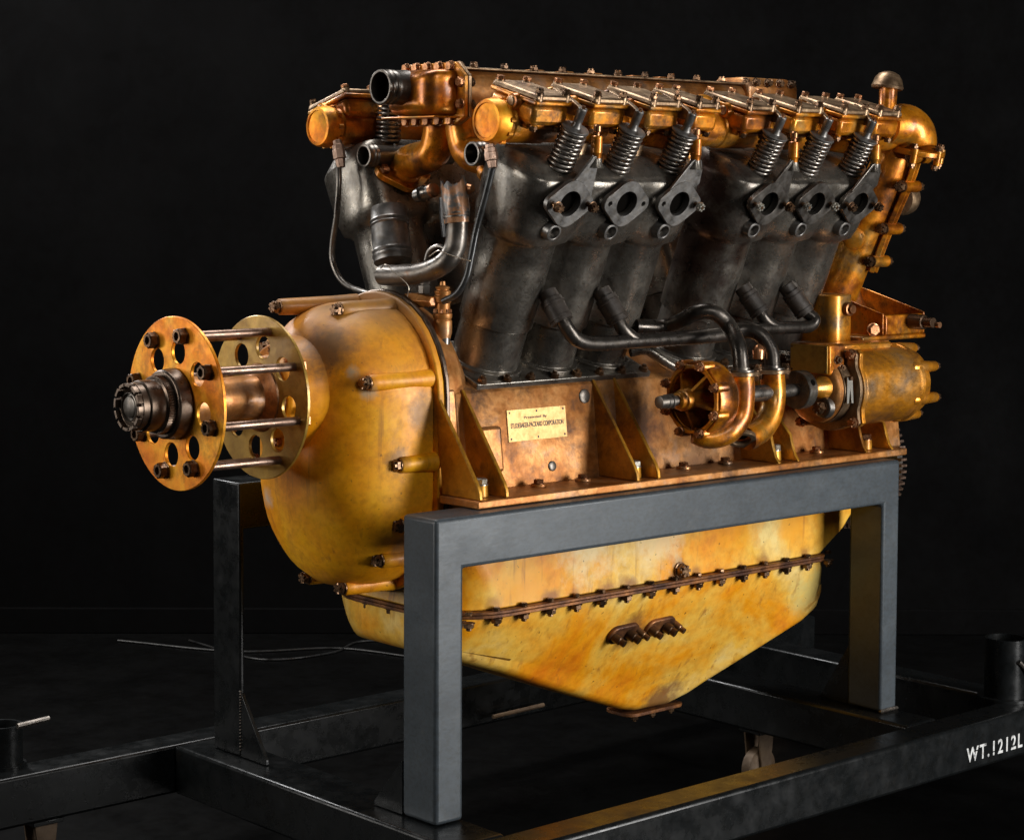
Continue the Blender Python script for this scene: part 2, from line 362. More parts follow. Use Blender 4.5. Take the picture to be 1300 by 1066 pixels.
def plate2d(name, loops, thick, mat, parent, bevel=0.0, res=8):
    """flat plate with holes: loops of 2-D points, first the outline; lies in local XY, centred on z"""
    cu = bpy.data.curves.new(name, 'CURVE'); cu.dimensions = '2D'; cu.fill_mode = 'BOTH'
    cu.extrude = thick / 2 - bevel; cu.bevel_depth = bevel; cu.bevel_resolution = 0; cu.offset = -bevel
    for lp in loops:
        sp = cu.splines.new('POLY'); sp.points.add(len(lp) - 1)
        for p, (x, y) in zip(sp.points, lp): p.co = (x, y, 0, 1)
        sp.use_cyclic_u = True
    t = bpy.data.objects.new('tmp', cu)
    col.objects.link(t); bpy.context.view_layer.update()
    me = bpy.data.meshes.new_from_object(t.evaluated_get(bpy.context.evaluated_depsgraph_get()))
    bpy.data.objects.remove(t); bpy.data.curves.remove(cu)
    me.name = name; me.materials.clear(); me.materials.append(mat)
    bm = bmesh.new(); bm.from_mesh(me); bmesh.ops.remove_doubles(bm, verts=bm.verts, dist=1e-5)
    for f in bm.faces: f.smooth = True
    for e in bm.edges:
        if len(e.link_faces) == 2 and e.calc_face_angle(0) > R_(28): e.smooth = False
    bm.to_mesh(me); bm.free()
    return me
def circ(cx, cy, r, n=24, flip=False):
    p = [(cx + r * math.cos(2 * PI * k / n), cy + r * math.sin(2 * PI * k / n)) for k in range(n)]
    return p[::-1] if flip else p
def text_mesh(name, s, size, mat, parent, xaxis, normal, pos, width=None, thick=0.0004, spacing=1.0):
    cu = bpy.data.curves.new(name, 'FONT'); cu.body = s; cu.size = size; cu.extrude = thick; cu.space_character = spacing
    cu.align_x = 'CENTER'; cu.align_y = 'CENTER'; cu.offset = size * 0.02
    t = bpy.data.objects.new('tmp', cu); col.objects.link(t); bpy.context.view_layer.update()
    me = bpy.data.meshes.new_from_object(t.evaluated_get(bpy.context.evaluated_depsgraph_get()))
    bpy.data.objects.remove(t); bpy.data.curves.remove(cu)
    me.materials.clear(); me.materials.append(mat); me.name = name
    if width:
        w0 = max(v.co.x for v in me.vertices) - min(v.co.x for v in me.vertices)
        for v in me.vertices: v.co.x *= width / w0
    o = bpy.data.objects.new(name, me); col.objects.link(o); o.parent = parent
    place(o, pos, normal, 1, xaxis)
    return o
def arc(c, r, a0, a1, n=8):
    return [(c[0] + r * math.cos(a0 + (a1 - a0) * i / n), c[1] + r * math.sin(a0 + (a1 - a0) * i / n)) for i in range(n + 1)]

# ================================================================== setting
FZ = -0.95
floor = obj('floor', MB().box(-8, 8, -8, 8, FZ - 0.05, FZ), FLOORM); floor['kind'] = 'structure'
wp0, wp1 = Vector((1.14, 2.98)), Vector((3.78, 0.68))
wd = (wp1 - wp0).normalized(); wn = Vector((-wd.y, wd.x))
if wn.x < 0: wn = -wn
def wallbox(d0, d1, z0, z1):
    a, b = wp0 - wd * 7, wp1 + wd * 7
    m = MB(); P = [a + wn * d0, b + wn * d0, b + wn * d1, a + wn * d1]
    m.prism([(p.x, p.y) for p in P], z0, z1, 'Z'); return m
wall = obj('wall', wallbox(0.02, 0.12, FZ, 4.0), WALLM); wall['kind'] = 'structure'
sk = obj('skirting', wallbox(-0.002, 0.0195, FZ, FZ + 0.095), WALLM, bevel=0.004)
sk['kind'] = 'structure'
def cable(pts, r, label):
    o = obj('cable', MB().tube(spline(pts, 8), r, 8), RUBBER); o['label'] = label; o['category'] = 'cable'
    o['group'] = 'thin cables lying on the floor'
cable([(1.144, 2.786, -0.945), (1.368, 2.352, -0.945), (1.677, 2.156, -0.945), (1.809, 1.825, -0.945), (1.953, 1.653, -0.945)], 0.004,
      'thin black cable lying straightest along the foot of the dark wall')
cable([(1.341, 2.618, -0.945), (1.360, 2.193, -0.945), (1.609, 2.113, -0.945), (1.795, 2.195, -0.945), (1.954, 2.094, -0.945)], 0.004,
      'thin black cable looping on the floor behind the left stand post')

# ================================================================== engine stand
ST = thing('engine_stand', 'black and grey welded steel stand on casters carrying the big engine', 'stand', (0.75, 0, FZ))
YO, TW, LR, RH, BT = 0.4245, 0.114, 1.572, 0.1117, -0.66
for s in (-1, 1):
    y0, y1 = sorted((s * YO, s * (YO - TW)))
    px = 0.078 if s < 0 else 0.014
    m = MB()
    # rail and its two posts welded up and ground flush
    fr = [(0, BT + 0.001), (0, 0), (LR, 0), (LR, BT + 0.001), (LR - 0.066, BT + 0.001), (LR - 0.066, -RH), (px, -RH), (px, BT + 0.001)]
    m.prism([(a, b) for a, b in fr], y0, y1, 'Y')
    link('side_frame', m.mesh('side_frame'), SLATE if s < 0 else BASEST, ST, 0.009 if s < 0 else 0.005, seg=3)
# welds where rails meet posts
def weld(pts, r=0.004, mat=SLATE):
    m = MB(); P = spline(pts, 10)
    for i in range(len(P) - 1):
        c = P[i]; m.lathe(c - Vector((0, 0, r * 0.6)), (0, 0, 1), [(0, r * 0.55), (r * 0.6, r * (0.9 + 0.3 * rng.random())), (r * 1.2, r * 0.5)], 7)
    return obj('weld', m, mat, ST)
weld([(LR - 0.064, -YO, BT + 0.004), (LR - 0.03, -YO, BT + 0.005), (LR, -YO, BT + 0.004)], 0.008, LEAD)
weld([(0, YO - TW - 0.002, BT + 0.16), (0, YO - TW - 0.002, BT + 0.09), (-0.001, YO - TW - 0.002, BT + 0.01)], 0.003, LEAD)
# end tie bars between the rails are low: gusset plates from post to cross beam
for (s, hh, ll) in ((1, 0.155, 0.105), (-1, 0.12, 0.10)):
    yi = s * (YO - TW)
    m = MB().prism([(yi, BT + 0.001), (yi, BT + hh), (yi - s * 0.004, BT + hh), (yi - s * ll, BT + 0.012), (yi - s * ll, BT + 0.001)], 0.001, 0.011, 'X')
    obj('gusset', m, BASEST, ST, 0.0015)
m = MB().prism([(-YO + TW, BT + 0.001), (-YO + TW, BT + 0.16), (-YO + TW + 0.1, BT + 0.002)], LR - 0.06, LR - 0.05, 'X'); obj('gusset', m, BASEST, ST, 0.0015)
# base frame
BH = 0.12
obj('long_beam', MB().box(-0.72, 2.35, 0.505, 0.605, BT - BH, BT), BASEST, ST, 0.008)
nb = obj('long_beam', MB().box(-0.72, 2.35, -0.655, -0.555, BT - BH, BT), BASEST, ST, 0.010)
for x0, x1 in ((-0.062, 0.085), (1.452, 1.575), (1.885, 1.985)):
    obj('cross_beam', MB().box(x0, x1, -0.554, 0.504, BT - BH, BT - 0.0005), BASEST, ST, 0.008)
text_mesh('stencil_lettering', 'WT.1212L', 0.052, WHITE, nb, (1, 0, 0), (0, -1, 0), (1.686, -0.6557, -0.738), width=0.244, spacing=1.25)
# bridges of the stencil, where the beam shows through the letters
sx0, sx1, sz = 1.5645, 1.808, -0.7377
def frac(a): return sx0 + (sx1 - sx0) * a
for a0, a1, dz in ((0.455, 0.575, -0.0075), (0.725, 0.845, -0.0075), (0.125, 0.245, 0.0085)):
    obj('stencil_bridge', MB().box(frac(a0), frac(a1), -0.6565, -0.6552, sz + dz - 0.0016, sz + dz + 0.0016), BASEST, nb)
def socket(c, h, r, ringr, handle):
    m = MB().lathe(c, (0, 0, 1), [(0, r), (h, r), (h, r - 0.008), (0.02, r - 0.008)], 40, True, True)
    o = obj('socket_tube', m, BASEST, ST)
    m = MB().lathe((c[0], c[1], c[2]), (0, 0, 1), [(-0.05, ringr), (0.028, ringr), (0.028, r + 0.001), (0.01, r + 0.001)], 40)
    obj('socket_collar', m, BASEST, o)
    obj('locking_pin', MB().tube(handle, 0.007, 10), PIPE, o)
c1 = (1.892, -0.540, -0.660)
socket((c1[0], c1[1], BT - 0.02), 0.185, 0.056, 0.074, [(c1[0] - 0.02, c1[1] - 0.055, BT + 0.11), (c1[0] + 0.03, c1[1] - 0.075, BT + 0.06)])
c2 = (-0.466, 0.612, -0.560)
socket((c2[0], c2[1], BT - 0.02), 0.12, 0.047, 0.055, [(-0.500, 0.475, -0.533), (-0.420, 0.474, -0.528)])
obj('locking_pin', MB().tube([(0.943, 0.470, -0.749), (1.132, 0.470, -0.746)], 0.006, 8), RUST, ST)
def caster(x, y):
    z = BT - BH
    m = MB().box(x - 0.04, x + 0.04, y - 0.04, y + 0.04, z - 0.012, z - 0.001)
    c = obj('caster', m, BASEST, ST, 0.002)
    f = MB()
    for s in (-1, 1):
        f.prism([(x - 0.03, z - 0.012), (x + 0.03, z - 0.012), (x + 0.016, z - 0.125), (x - 0.016, z - 0.125)], y + s * 0.026 - 0.003, y + s * 0.026 + 0.003, 'Y')
    obj('fork', f, RUST, c, 0.001)
    obj('wheel', MB().lathe((x, y - 0.02, z - 0.113), (0, 1, 0), [(0, 0.045), (0.006, 0.054), (0.034, 0.054), (0.04, 0.045)], 28), RUST, c)
for x, y in ((1.51, 0.0), (-0.4, 0.555), (2.2, 0.555), (-0.4, -0.6), (2.2, -0.6)): caster(x, y)

# ================================================================== engine
EN = thing('aircraft_engine', 'large bronze and black twelve cylinder aircraft engine bolted on the steel stand', 'engine', (0.9, 0, 0))
AL = R_(22)
SA, CA = math.sin(AL), math.cos(AL)
def B(s, x, v, h): return Vector((x, s * (h * SA + v * CA), h * CA - v * SA))
def Bd(s, v, h): return Vector((0, s * (h * SA + v * CA), h * CA - v * SA))
CX = [0.395, 0.572, 0.745, 1.060, 1.235, 1.405]

# ---- reduction gear nose case
def obround(x, zt, zb, R, n=18):
    pts = []
    for k in range(n + 1):
        t = PI * k / n; pts.append((x, R * math.cos(t), zt + R * math.sin(t)))
    for k in range(n + 1):
        t = PI + PI * k / n; pts.append((x, R * math.cos(t), zb + R * math.sin(t)))
    return pts
prof = [(0.165, 0.216), (0.10, 0.216), (0.06, 0.213), (0.025, 0.205), (-0.005, 0.191), (-0.03, 0.172), (-0.052, 0.147), (-0.068, 0.122), (-0.076, 0.10)]
rings = []
for x, r in prof:
    t = max(0, (0.216 - r) / 0.116)
    rings.append(obround(x, 0.228 + 0.01 * t, 0.003 + 0.10 * t ** 1.5, r))
nose = obj('nose_case', MB().loft(rings), NOSE, EN, 0.003, 60)
obj('shaft_boss', MB().lathe((-0.14, 0, 0.238), (1, 0, 0), [(0, 0.085), (0.008, 0.092), (0.05, 0.096), (0.07, 0.11)], 48), NOSE, nose, 0.002)
for (y, z, x0) in ((0.075, 0.228 + 0.203, -0.05), (-0.060, 0.228 + 0.200, 0.02), (-0.145, 0.290 + 0.085, None), (-0.198, 0.275, -0.005), (-0.213, 0.09, 0.068), (-0.212, -0.045, 0.075),
                 (-0.17, -0.125, 0.05), (-0.06, -0.2, 0.03), (0.075, -0.195, 0.03), (0.17, -0.12, 0.04), (0.19, 0.33, 0.0)):
    if x0 is None: continue
    b = obj('bolt_boss', MB().lathe((x0, y, z), (1, 0, 0), [(0, 0.0165), (0.003, 0.0185), (0.02, 0.019), (0.12 - x0 * 0.7, 0.021), (0.17 - x0, 0.024)], 20), NOSE, nose, label=None)
    bolt(nose, (x0 - 0.001, y, z), (-1, 0, 0), 0.0145, 'castle')
obj('bearing_housing', MB().lathe((-0.108, 0, 0.238), (1, 0, 0), [(0, 0.112), (0.003, 0.118), (0.030, 0.124), (0.050, 0.134), (0.066, 0.150)], 56), NOSE, nose, 0.001, 60)
for k in range(10):
    a = 0.25 + 2 * PI * k / 10
    bolt(nose, (-0.1085, 0.102 * math.cos(a), 0.238 + 0.102 * math.sin(a)), (-1, 0, 0), 0.011, 'castlec')
# flange ring pair
obj('case_flange', MB().loft([obround(0.166, 0.232, 0.0, 0.232), obround(0.184, 0.232, 0.0, 0.232)]), NOSE, EN, 0.004, 60)
obj('joint_strip', MB().loft([obround(0.185, 0.232, 0.0, 0.236), obround(0.197, 0.232, 0.0, 0.236)]), HUB, EN, 0.003, 60)
obj('rear_gear_case', MB().loft([obround(0.198, 0.230, 0.0, 0.222), obround(0.25, 0.222, 0.0, 0.218), obround(0.29, 0.200, 0.0, 0.19), obround(0.31, 0.18, 0.0, 0.15)]), CASE, EN, 0.003, 60)

# ---- propeller hub
hub = obj('propeller_hub', MB().lathe((-0.375, 0, 0.238), (1, 0, 0), [(0, 0.056), (0.08, 0.056), (0.12, 0.049), (0.20, 0.051), (0.215, 0.075), (0.245, 0.085), (0.27, 0.085)], 48), CASE, EN)
HZ = 0.238
obj('hub_flange', MB().lathe((-0.408, 0, HZ), (1, 0, 0), [(0, 0.070), (0.004, 0.074), (0.030, 0.077)], 48), HUB, hub, 0.001)
obj('serrated_collar', MB().loft([[tuple(p) for p in [Vector((x, (0.061 + (0.0022 if k % 2 else 0)) * math.cos(PI * k / 72), HZ + (0.061 + (0.0022 if k % 2 else 0)) * math.sin(PI * k / 72))) for k in range(144)]] for x in (-0.409, -0.425)]), HUB, hub, angle=20)
obj('shaft_sleeve', MB().lathe((-0.464, 0, HZ), (1, 0, 0), [(0, 0.053), (0.002, 0.055), (0.036, 0.055), (0.0385, 0.060)], 48), HUB, hub)
m = MB().lathe((-0.494, 0, HZ), (1, 0, 0), [(0.02, 0.034), (0.012, 0.042), (0.013, 0.047), (0.014, 0.0505), (0.031, 0.0505)], 48, True, True)
for k in range(12):
    a = PI / 6 * k + 0.1; prong = []
    for da in (-0.20, -0.1, 0, 0.1, 0.20): prong.append((0.0505 * math.cos(a + da), HZ + 0.0505 * math.sin(a + da)))
    for da in (0.20, 0.1, 0, -0.1, -0.20): prong.append((0.0435 * math.cos(a + da), HZ + 0.0435 * math.sin(a + da)))
    m.prism(prong, -0.4935, -0.4815, 'X')
obj('crown_nut', m, HUB, hub, 0.0006)
obj('shaft_end', MB().lathe((-0.488, 0, HZ), (1, 0, 0), [(0, 0.020), (0.002, 0.023), (0.006, 0.024), (0.0062, 0.028), (0.0, 0.029), (0.001, 0.031), (0.02, 0.031)], 36), LEAD, hub)
def hubdisc(x, R, mat, offs):
    loops = [circ(0, 0, R, 72)]
    for k in range(8):
        a = offs + PI / 4 * k
        loops.append(circ(0.112 * math.cos(a), 0.112 * math.sin(a), 0.0262, 28, True))
    me = plate2d('hub_disc', loops, 0.008, mat, None, 0.001)
    o = bpy.data.objects.new('hub_disc', me); col.objects.link(o); o.parent = hub
    place(o, (x, 0, HZ), (-1, 0, 0), 1, (0, 1, 0)); return o
hubdisc(-0.370, 0.187, DISC, R_(37.5))
hubdisc(-0.152, 0.181, DISC2, R_(37.5))
for k in range(8):
    a = PI / 4 * k + R_(15)
    y, z = 0.152 * math.cos(a), HZ + 0.152 * math.sin(a)
    obj('tie_rod', MB().lathe((-0.386, y, z), (1, 0, 0), [(0, 0.0075), (0.006, 0.0095), (0.247, 0.0095), (0.250, 0.008)], 18), ROD, hub)
    bolt(hub, (-0.3755, y, z), (-1, 0, 0), 0.0175, 'hexnut', 'nut')
    bolt(hub, (-0.1465, y, z), (1, 0, 0), 0.0165, 'hexc', 'nut')

# ---- crankcase
YD0, ZD0 = 0.222, 0.246
poly = [(-0.250, 0.0), (-0.222, 0.236), (-0.214, ZD0), (-0.012, 0.330), (0.012, 0.330), (0.214, ZD0), (0.222, 0.236), (0.250, 0.0)]
cc = obj('crankcase', MB().prism(poly, 0.22, 1.80, 'X'), CASE, EN, 0.006)
for s in (-1, 1):
    y0, y1 = sorted((s * 0.245, s * 0.378))
    fl = obj('mounting_flange', MB().box(0.157, 1.66, y0, y1, 0.001, 0.019), CASE, cc, 0.003)
    ribs = [0.170, 0.247, 0.655, 0.725, 1.155, 1.228, 1.500, 1.605]
    for i, x in enumerate(ribs):
        if i < 4:
            pr = [(s * 0.2185, 0.248), (s * 0.3, 0.140), (s * 0.364, 0.052), (s * 0.372, 0.036), (s * 0.374, 0.0195), (s * 0.247, 0.0195)]
        else:
            pr = [(s * 0.2185, 0.235 if i < 6 else 0.20), (s * 0.262, 0.17), (s * 0.315, 0.115), (s * 0.345, 0.085), (s * 0.352, 0.060), (s * 0.362, 0.034), (s * 0.374, 0.0195), (s * 0.247, 0.0195)]
        obj('rib', MB().prism(pr, x - 0.005, x + 0.005, 'X'), RIB, cc, 0.002)
    if s < 0:
        obj('case_web', MB().prism([(-0.252, 0.02), (-0.223, 0.247), (-0.16, 0.275), (-0.16, 0.02)], 0.1995, 0.2195, 'X'), CASE, cc, 0.002)
        for x in (0.21, 0.69, 1.19, 1.553):
            b = obj('boss', MB().lathe((x, -0.322, 0.0195), (0, 0, 1), [(0, 0.019), (0.026, 0.0175)], 24), RIB, cc, 0.001)
            bolt(cc, (x, -0.322, 0.045), (0, 0, 1), 0.0165, 'zinc' if x < 1.3 else 'hexc')
        for x in (0.42, 0.56, 0.90, 1.05, 1.40):
            obj('boss', MB().lathe((x, -0.285, 0.0192), (0, 0, 1), [(0, 0.019), (0.006, 0.018)], 20), CASE, cc, 0.001)
            bolt(cc, (x, -0.285, 0.025), (0, 0, 1), 0.0115, 'hexc')
# wall facing: local frame of the slanted near wall
def W(x, z, d=0.0):
    t = z / 0.236
    return Vector((x, -(0.250 - 0.028 * t) - d, z))
WN = Vector((0, -0.236, 0.028)).normalized(); WN = Vector((0, -0.993, -0.118)) * -1 if False else Vector((0, -0.993, 0.118))
# raised pads cast in the wall
for (xa, xb, za, zb, d) in ((0.272, 0.336, 0.055, 0.160, 0.022), (0.285, 0.33, 0.02, 0.06, 0.010)):
    m = MB(); P = [W(xa, za), W(xb, za), W(xb, zb), W(xa, zb)]
    Q = [p + WN * d for p in P]
    P = [p - WN * 0.01 for p in P]
    m.add(P + Q, [(0, 1, 2, 3), (4, 5, 6, 7), (0, 1, 5, 4), (1, 2, 6, 5), (2, 3, 7, 6), (3, 0, 4, 7)])
    obj('cast_pad', m, CASE, cc, 0.008)
for (x, z, r) in ((0.62, 0.21, 0.017), (0.50, 0.055, 0.012)):
    obj('plug', MB().lathe(W(x, z) - WN * 0.004, WN, [(0, r), (0.006, r), (0.0075, r * 0.8)], 24), LEAD, cc)
# name plate
pc = W(0.462, 0.156, 0.0)
XD = Vector((1, 0, 0)); UD = WN.cross(XD) * -1
if UD.z < 0: UD = -UD
def PL(a, b, d=0): return pc + XD * a + UD * b + WN * d
m = MB(); P = [PL(-0.092, -0.037, -0.001), PL(0.092, -0.037, -0.001), PL(0.092, 0.037, -0.001), PL(-0.092, 0.037, -0.001)]
Q = [p + WN * 0.0035 for p in P]
m.add(P + Q, [(3, 2, 1, 0), (4, 5, 6, 7), (0, 1, 5, 4), (1, 2, 6, 5), (2, 3, 7, 6), (3, 0, 4, 7)])
npl = obj('name_plate', m, PLATE, EN, 0.0006, label='small brass presentation plate on the side of the crankcase')
for a in (-0.084, 0.0, 0.084):
    for b in (-0.030, 0.030):
        obj('rivet', MB().lathe(PL(a, b, 0.0024), WN, [(0, 0.0028), (0.0008, 0.0024)], 12), INK, npl)
text_mesh('lettering', 'STUDEBAKER-PACKARD CORPORATION', 0.016, INK, npl, XD, WN, PL(0.0, -0.001, 0.0028), width=0.165, thick=0.0002)
text_mesh('lettering', 'Presented By', 0.0085, INK, npl, XD, WN, PL(-0.005, 0.0165, 0.0028), width=0.072, thick=0.0002)
# dark wooden looking gasket edge and cylinder pads
for s in (-1, 1):
    for g in (0, 3):
        xa, xb = CX[g] - 0.105, CX[g + 2] + 0.105
        m = MB(); P = [B(s, x, v, h) for h in (0.300, 0.3205) for x, v in ((xa, -0.106), (xb, -0.106), (xb, 0.109), (xa, 0.109))]
        m.add(P, [(3, 2, 1, 0), (4, 5, 6, 7), (0, 1, 5, 4), (1, 2, 6, 5), (2, 3, 7, 6), (3, 0, 4, 7)])
        pad = obj('cylinder_pad', m, IRON, EN, 0.003)
        for k in range(8):
            x = xa + 0.02 + (xb - xa - 0.04) * k / 7
            bolt(pad, B(s, x, 0.099, 0.3200), Bd(s, 0, 1), 0.0115, 'nut', 'nut')

# ---- lower crankcase, flange, oil pan
def rrect(x0, x1, w, z, r=0.05, rf=None, n=6):
    rf = rf or r; pts = []
    for (cx, cy, a0, rr) in ((x1 - r, w - r, 0, r), (x0 + rf, w - rf, PI / 2, rf), (x0 + rf, -w + rf, PI, rf), (x1 - r, -w + r, 1.5 * PI, r)):
        for k in range(n + 1):
            t = a0 + PI / 2 * k / n; pts.append((cx + rr * math.cos(t), cy + rr * math.sin(t), z))
    return pts
lc = obj('lower_crankcase', MB().loft([rrect(0.215, 1.74, 0.246, -0.001, 0.02), rrect(0.21, 1.68, 0.248, -0.09, 0.02), rrect(0.205, 1.575, 0.246, -0.20, 0.025, 0.12), rrect(0.195, 1.485, 0.245, -0.2605, 0.03, 0.15)]),
         PAN, EN, 0.004, 50)
pf = obj('pan_flange', MB().loft([rrect(0.190, 1.498, 0.266, -0.2610, 0.055, 0.16), rrect(0.190, 1.498, 0.266, -0.2680, 0.055, 0.16)]), PANEDGE, EN, 0.0015)
pf2 = obj('pan_flange', MB().loft([rrect(0.190, 1.498, 0.264, -0.2690, 0.055, 0.16), rrect(0.190, 1.498, 0.264, -0.2770, 0.055, 0.16)]), PANEDGE, EN, 0.0015)
for i in range(16):
    x = 0.236 + 0.0835 * i
    if x > 1.50: break
    for s in (-1,):
        bolt(pf2, (x, s * 0.2555, -0.2772), (0, 0, -1), 0.0130, 'nut')
        bolt(pf2, (x, s * 0.255, -0.2600), (0, 0, 1), 0.0085, 'hex')
for (x, y) in ((0.200, -0.165), (0.192, -0.09), (0.192, -0.01), (0.192, 0.08), (0.225, -0.22)):
    bolt(pf2, (x + 0.016, y, -0.2785), (0, 0, -1), 0.0125, 'nut')
zbs = [(0.198, -0.312), (0.202, -0.340), (0.210, -0.357), (0.232, -0.374), (0.268, -0.385), (0.43, -0.442), (0.587, -0.504), (0.785, -0.578), (0.93, -0.630), (0.985, -0.643), (1.10, -0.645),
       (1.16, -0.628), (1.21, -0.603), (1.337, -0.523), (1.44, -0.452), (1.474, -0.424), (1.488, -0.400), (1.492, -0.38)]
rings = []
for x, zb in zbs:
    front = min(1, max(0, (x - 0.197) / 0.11)); hw = 0.13 + 0.115 * math.sqrt(max(0, 1 - (1 - front) ** 2))
    rr = min(1, max(0, (1.492 - x) / 0.05)); hw *= 0.94 + 0.06 * math.sqrt(1 - (1 - rr) ** 2)
    zt = -0.2775; dep = zt - zb; wb = max(0.03, hw - (0.54 - 0.36 * min(1, max(0, (x - 1.28) / 0.2))) * dep)
    rb = min(0.035, dep * 0.5, wb * 0.8)
    half = [(hw, zt), (hw, zt - 0.004)]
    half += [(hw + (wb - hw) * t + 0.006 * math.sin(PI * t), zt + (zb - zt) * t) for t in (0.25, 0.5, 0.75)]
    for t in (0.0, 0.25, 0.5, 0.75, 1.0):
        a = t * PI / 2
        half.append((wb + 0.54 * rb - rb * (1 - math.cos(a)) * 1.3, zb + rb - rb * math.sin(a)))
    ring_ = [(x, y, z) for y, z in half] + [(x, -y, z) for y, z in reversed(half)]
    rings.append(ring_)
pan = obj('oil_pan', MB().loft(rings), PAN, EN, 0.0, 55)
obj('sump_plate', MB().loft([rrect(0.955, 1.165, 0.052, -0.6465, 0.03), rrect(0.955, 1.165, 0.052, -0.6560, 0.03)]), PANEDGE, pan, 0.002)
for x in (0.985, 1.05, 1.118): bolt(pan, (x, -0.038, -0.656), (0, 0, -1), 0.010, 'nut')
def PP(px, d=0):
    v = Vector(px); n = Vector((0, -0.88, -0.475)).normalized(); return v + n * d
PNn = Vector((0, -0.88, -0.475)).normalized()
for (c, o2) in (((0.785, -0.190, -0.384), 0), ((0.915, -0.188, -0.384), 1)):
    c = Vector(c)
    m = MB()
    P = arc((0, 0), 0.026, PI * 0.5, PI * 1.5) + arc((0.055, 0), 0.026, -PI / 2, PI / 2)
    e1 = Vector((1, 0, 0.03)).normalized(); e2 = PNn.cross(e1)
    lo = [c + e1 * (a - 0.027) + e2 * b - PNn * 0.012 for a, b in P]; hi = [c + e1 * (a - 0.027) * 0.96 + e2 * b * 0.96 + PNn * 0.012 for a, b in P]
    m.loft([[tuple(p) for p in lo], [tuple(p) for p in hi]])
    dp = obj('drain_fitting', m, PANEDGE, pan, 0.003)
    for a, r in ((-0.034, 0.013), (0.016, 0.015), (0.048, 0.011)):
        p = c + e1 * a + PNn * 0.010
        obj('stub', MB().lathe(p, PNn + Vector((0.25, 0, 0)), [(0, r), (0.020, r * 0.9), (0.022, r * 0.7), (0.034, r * 0.7)], 14), BOLT, dp)
bp_ = Vector((0.93, -0.248, -0.240))
bolt(lc, bp_, (0, -1, 0), 0.018, 'castle')

# ---- cylinder blocks
def scal(x, L, cs, r):
    y = 0.0
    vals = [math.sqrt(max(0, r * r - (x - c) ** 2)) for c in cs]
    y = max(vals)
    if cs[0] < x < cs[-1]: y = math.sqrt(y * y + 0.00012)
    return y
def block(s, g):
    cs = [CX[g + i] for i in range(3)]; xm = cs[1]; r = 0.087; L = (cs[2] - cs[0]) / 2 + r
    hs = [(0.4300, 0.080, 0.080, 0.0, 0.0), (0.4320, 0.0865, 0.0865, 0.0, 0.0), (0.50, 0.087, 0.087, 0.0, 0.0), (0.58, 0.088, 0.088, 0.0, 0.0), (0.640, 0.088, 0.090, 0.0, 0.0), (0.650, 0.092, 0.094, 0.28, 0.006),
          (0.660, 0.103, 0.098, 0.66, 0.014), (0.69, 0.108, 0.100, 0.82, 0.018), (0.76, 0.112, 0.102, 0.90, 0.020), (0.800, 0.113, 0.102, 0.93, 0.021),
          (0.812, 0.112, 0.102, 0.94, 0.021), (0.818, 0.108, 0.101, 0.94, 0.019), (0.826, 0.094, 0.099, 0.95, 0.016), (0.838, 0.070, 0.097, 0.95, 0.012), (0.848, 0.045, 0.092, 0.96, 0.004)]
    N = 60; rings = []
    for (h, wo, wi, b, ex) in hs:
        ring_ = []
        for side in (1, -1):
            w_ = wo if side > 0 else wi
            for k in range(N):
                u = math.cos(PI * k / N) * (-1 if side > 0 else 1)
                xx = u * (L + ex)
                xs = xm + u * L
                sc_ = scal(xs, L, cs, r) * w_ / 0.087
                bx = w_ * (1 - abs(u) ** 14) ** 0.5
                vv = sc_ * (1 - b) + bx * b
                ring_.append(tuple(B(s, xm + xx, side * vv, h)))
        rings.append(ring_)
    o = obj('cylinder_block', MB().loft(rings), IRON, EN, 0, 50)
    for c in cs:
        obj('barrel', MB().lathe(B(s, c, 0, 0.318), Bd(s, 0, 1), [(0, 0.092), (0.010, 0.092), (0.012, 0.080), (0.112, 0.080)], 40), IRON, o, 0.0015)
    for c in cs:
        # exhaust neck, plug boss
        if s < 0:
            obj('plug_boss', MB().lathe(B(s, c - 0.015, 0.088, 0.700), Bd(s, 1, -0.05), [(0, 0.030), (0.026, 0.022), (0.036, 0.0205), (0.037, 0.0145), (0.02, 0.0135)], 24), FLG, o, 0.001)
            obj('port_neck', MB().lathe(B(s, c, 0.080, 0.772), Bd(s, 1, 0), [(0, 0.052), (0.025, 0.045), (0.0455, 0.043), (0.0455, 0.0312), (0.030, 0.0305)], 32, True, False), IRON, o)
    return o
BL = {(s, g): block(s, g) for s in (-1, 1) for g in (0, 3)}

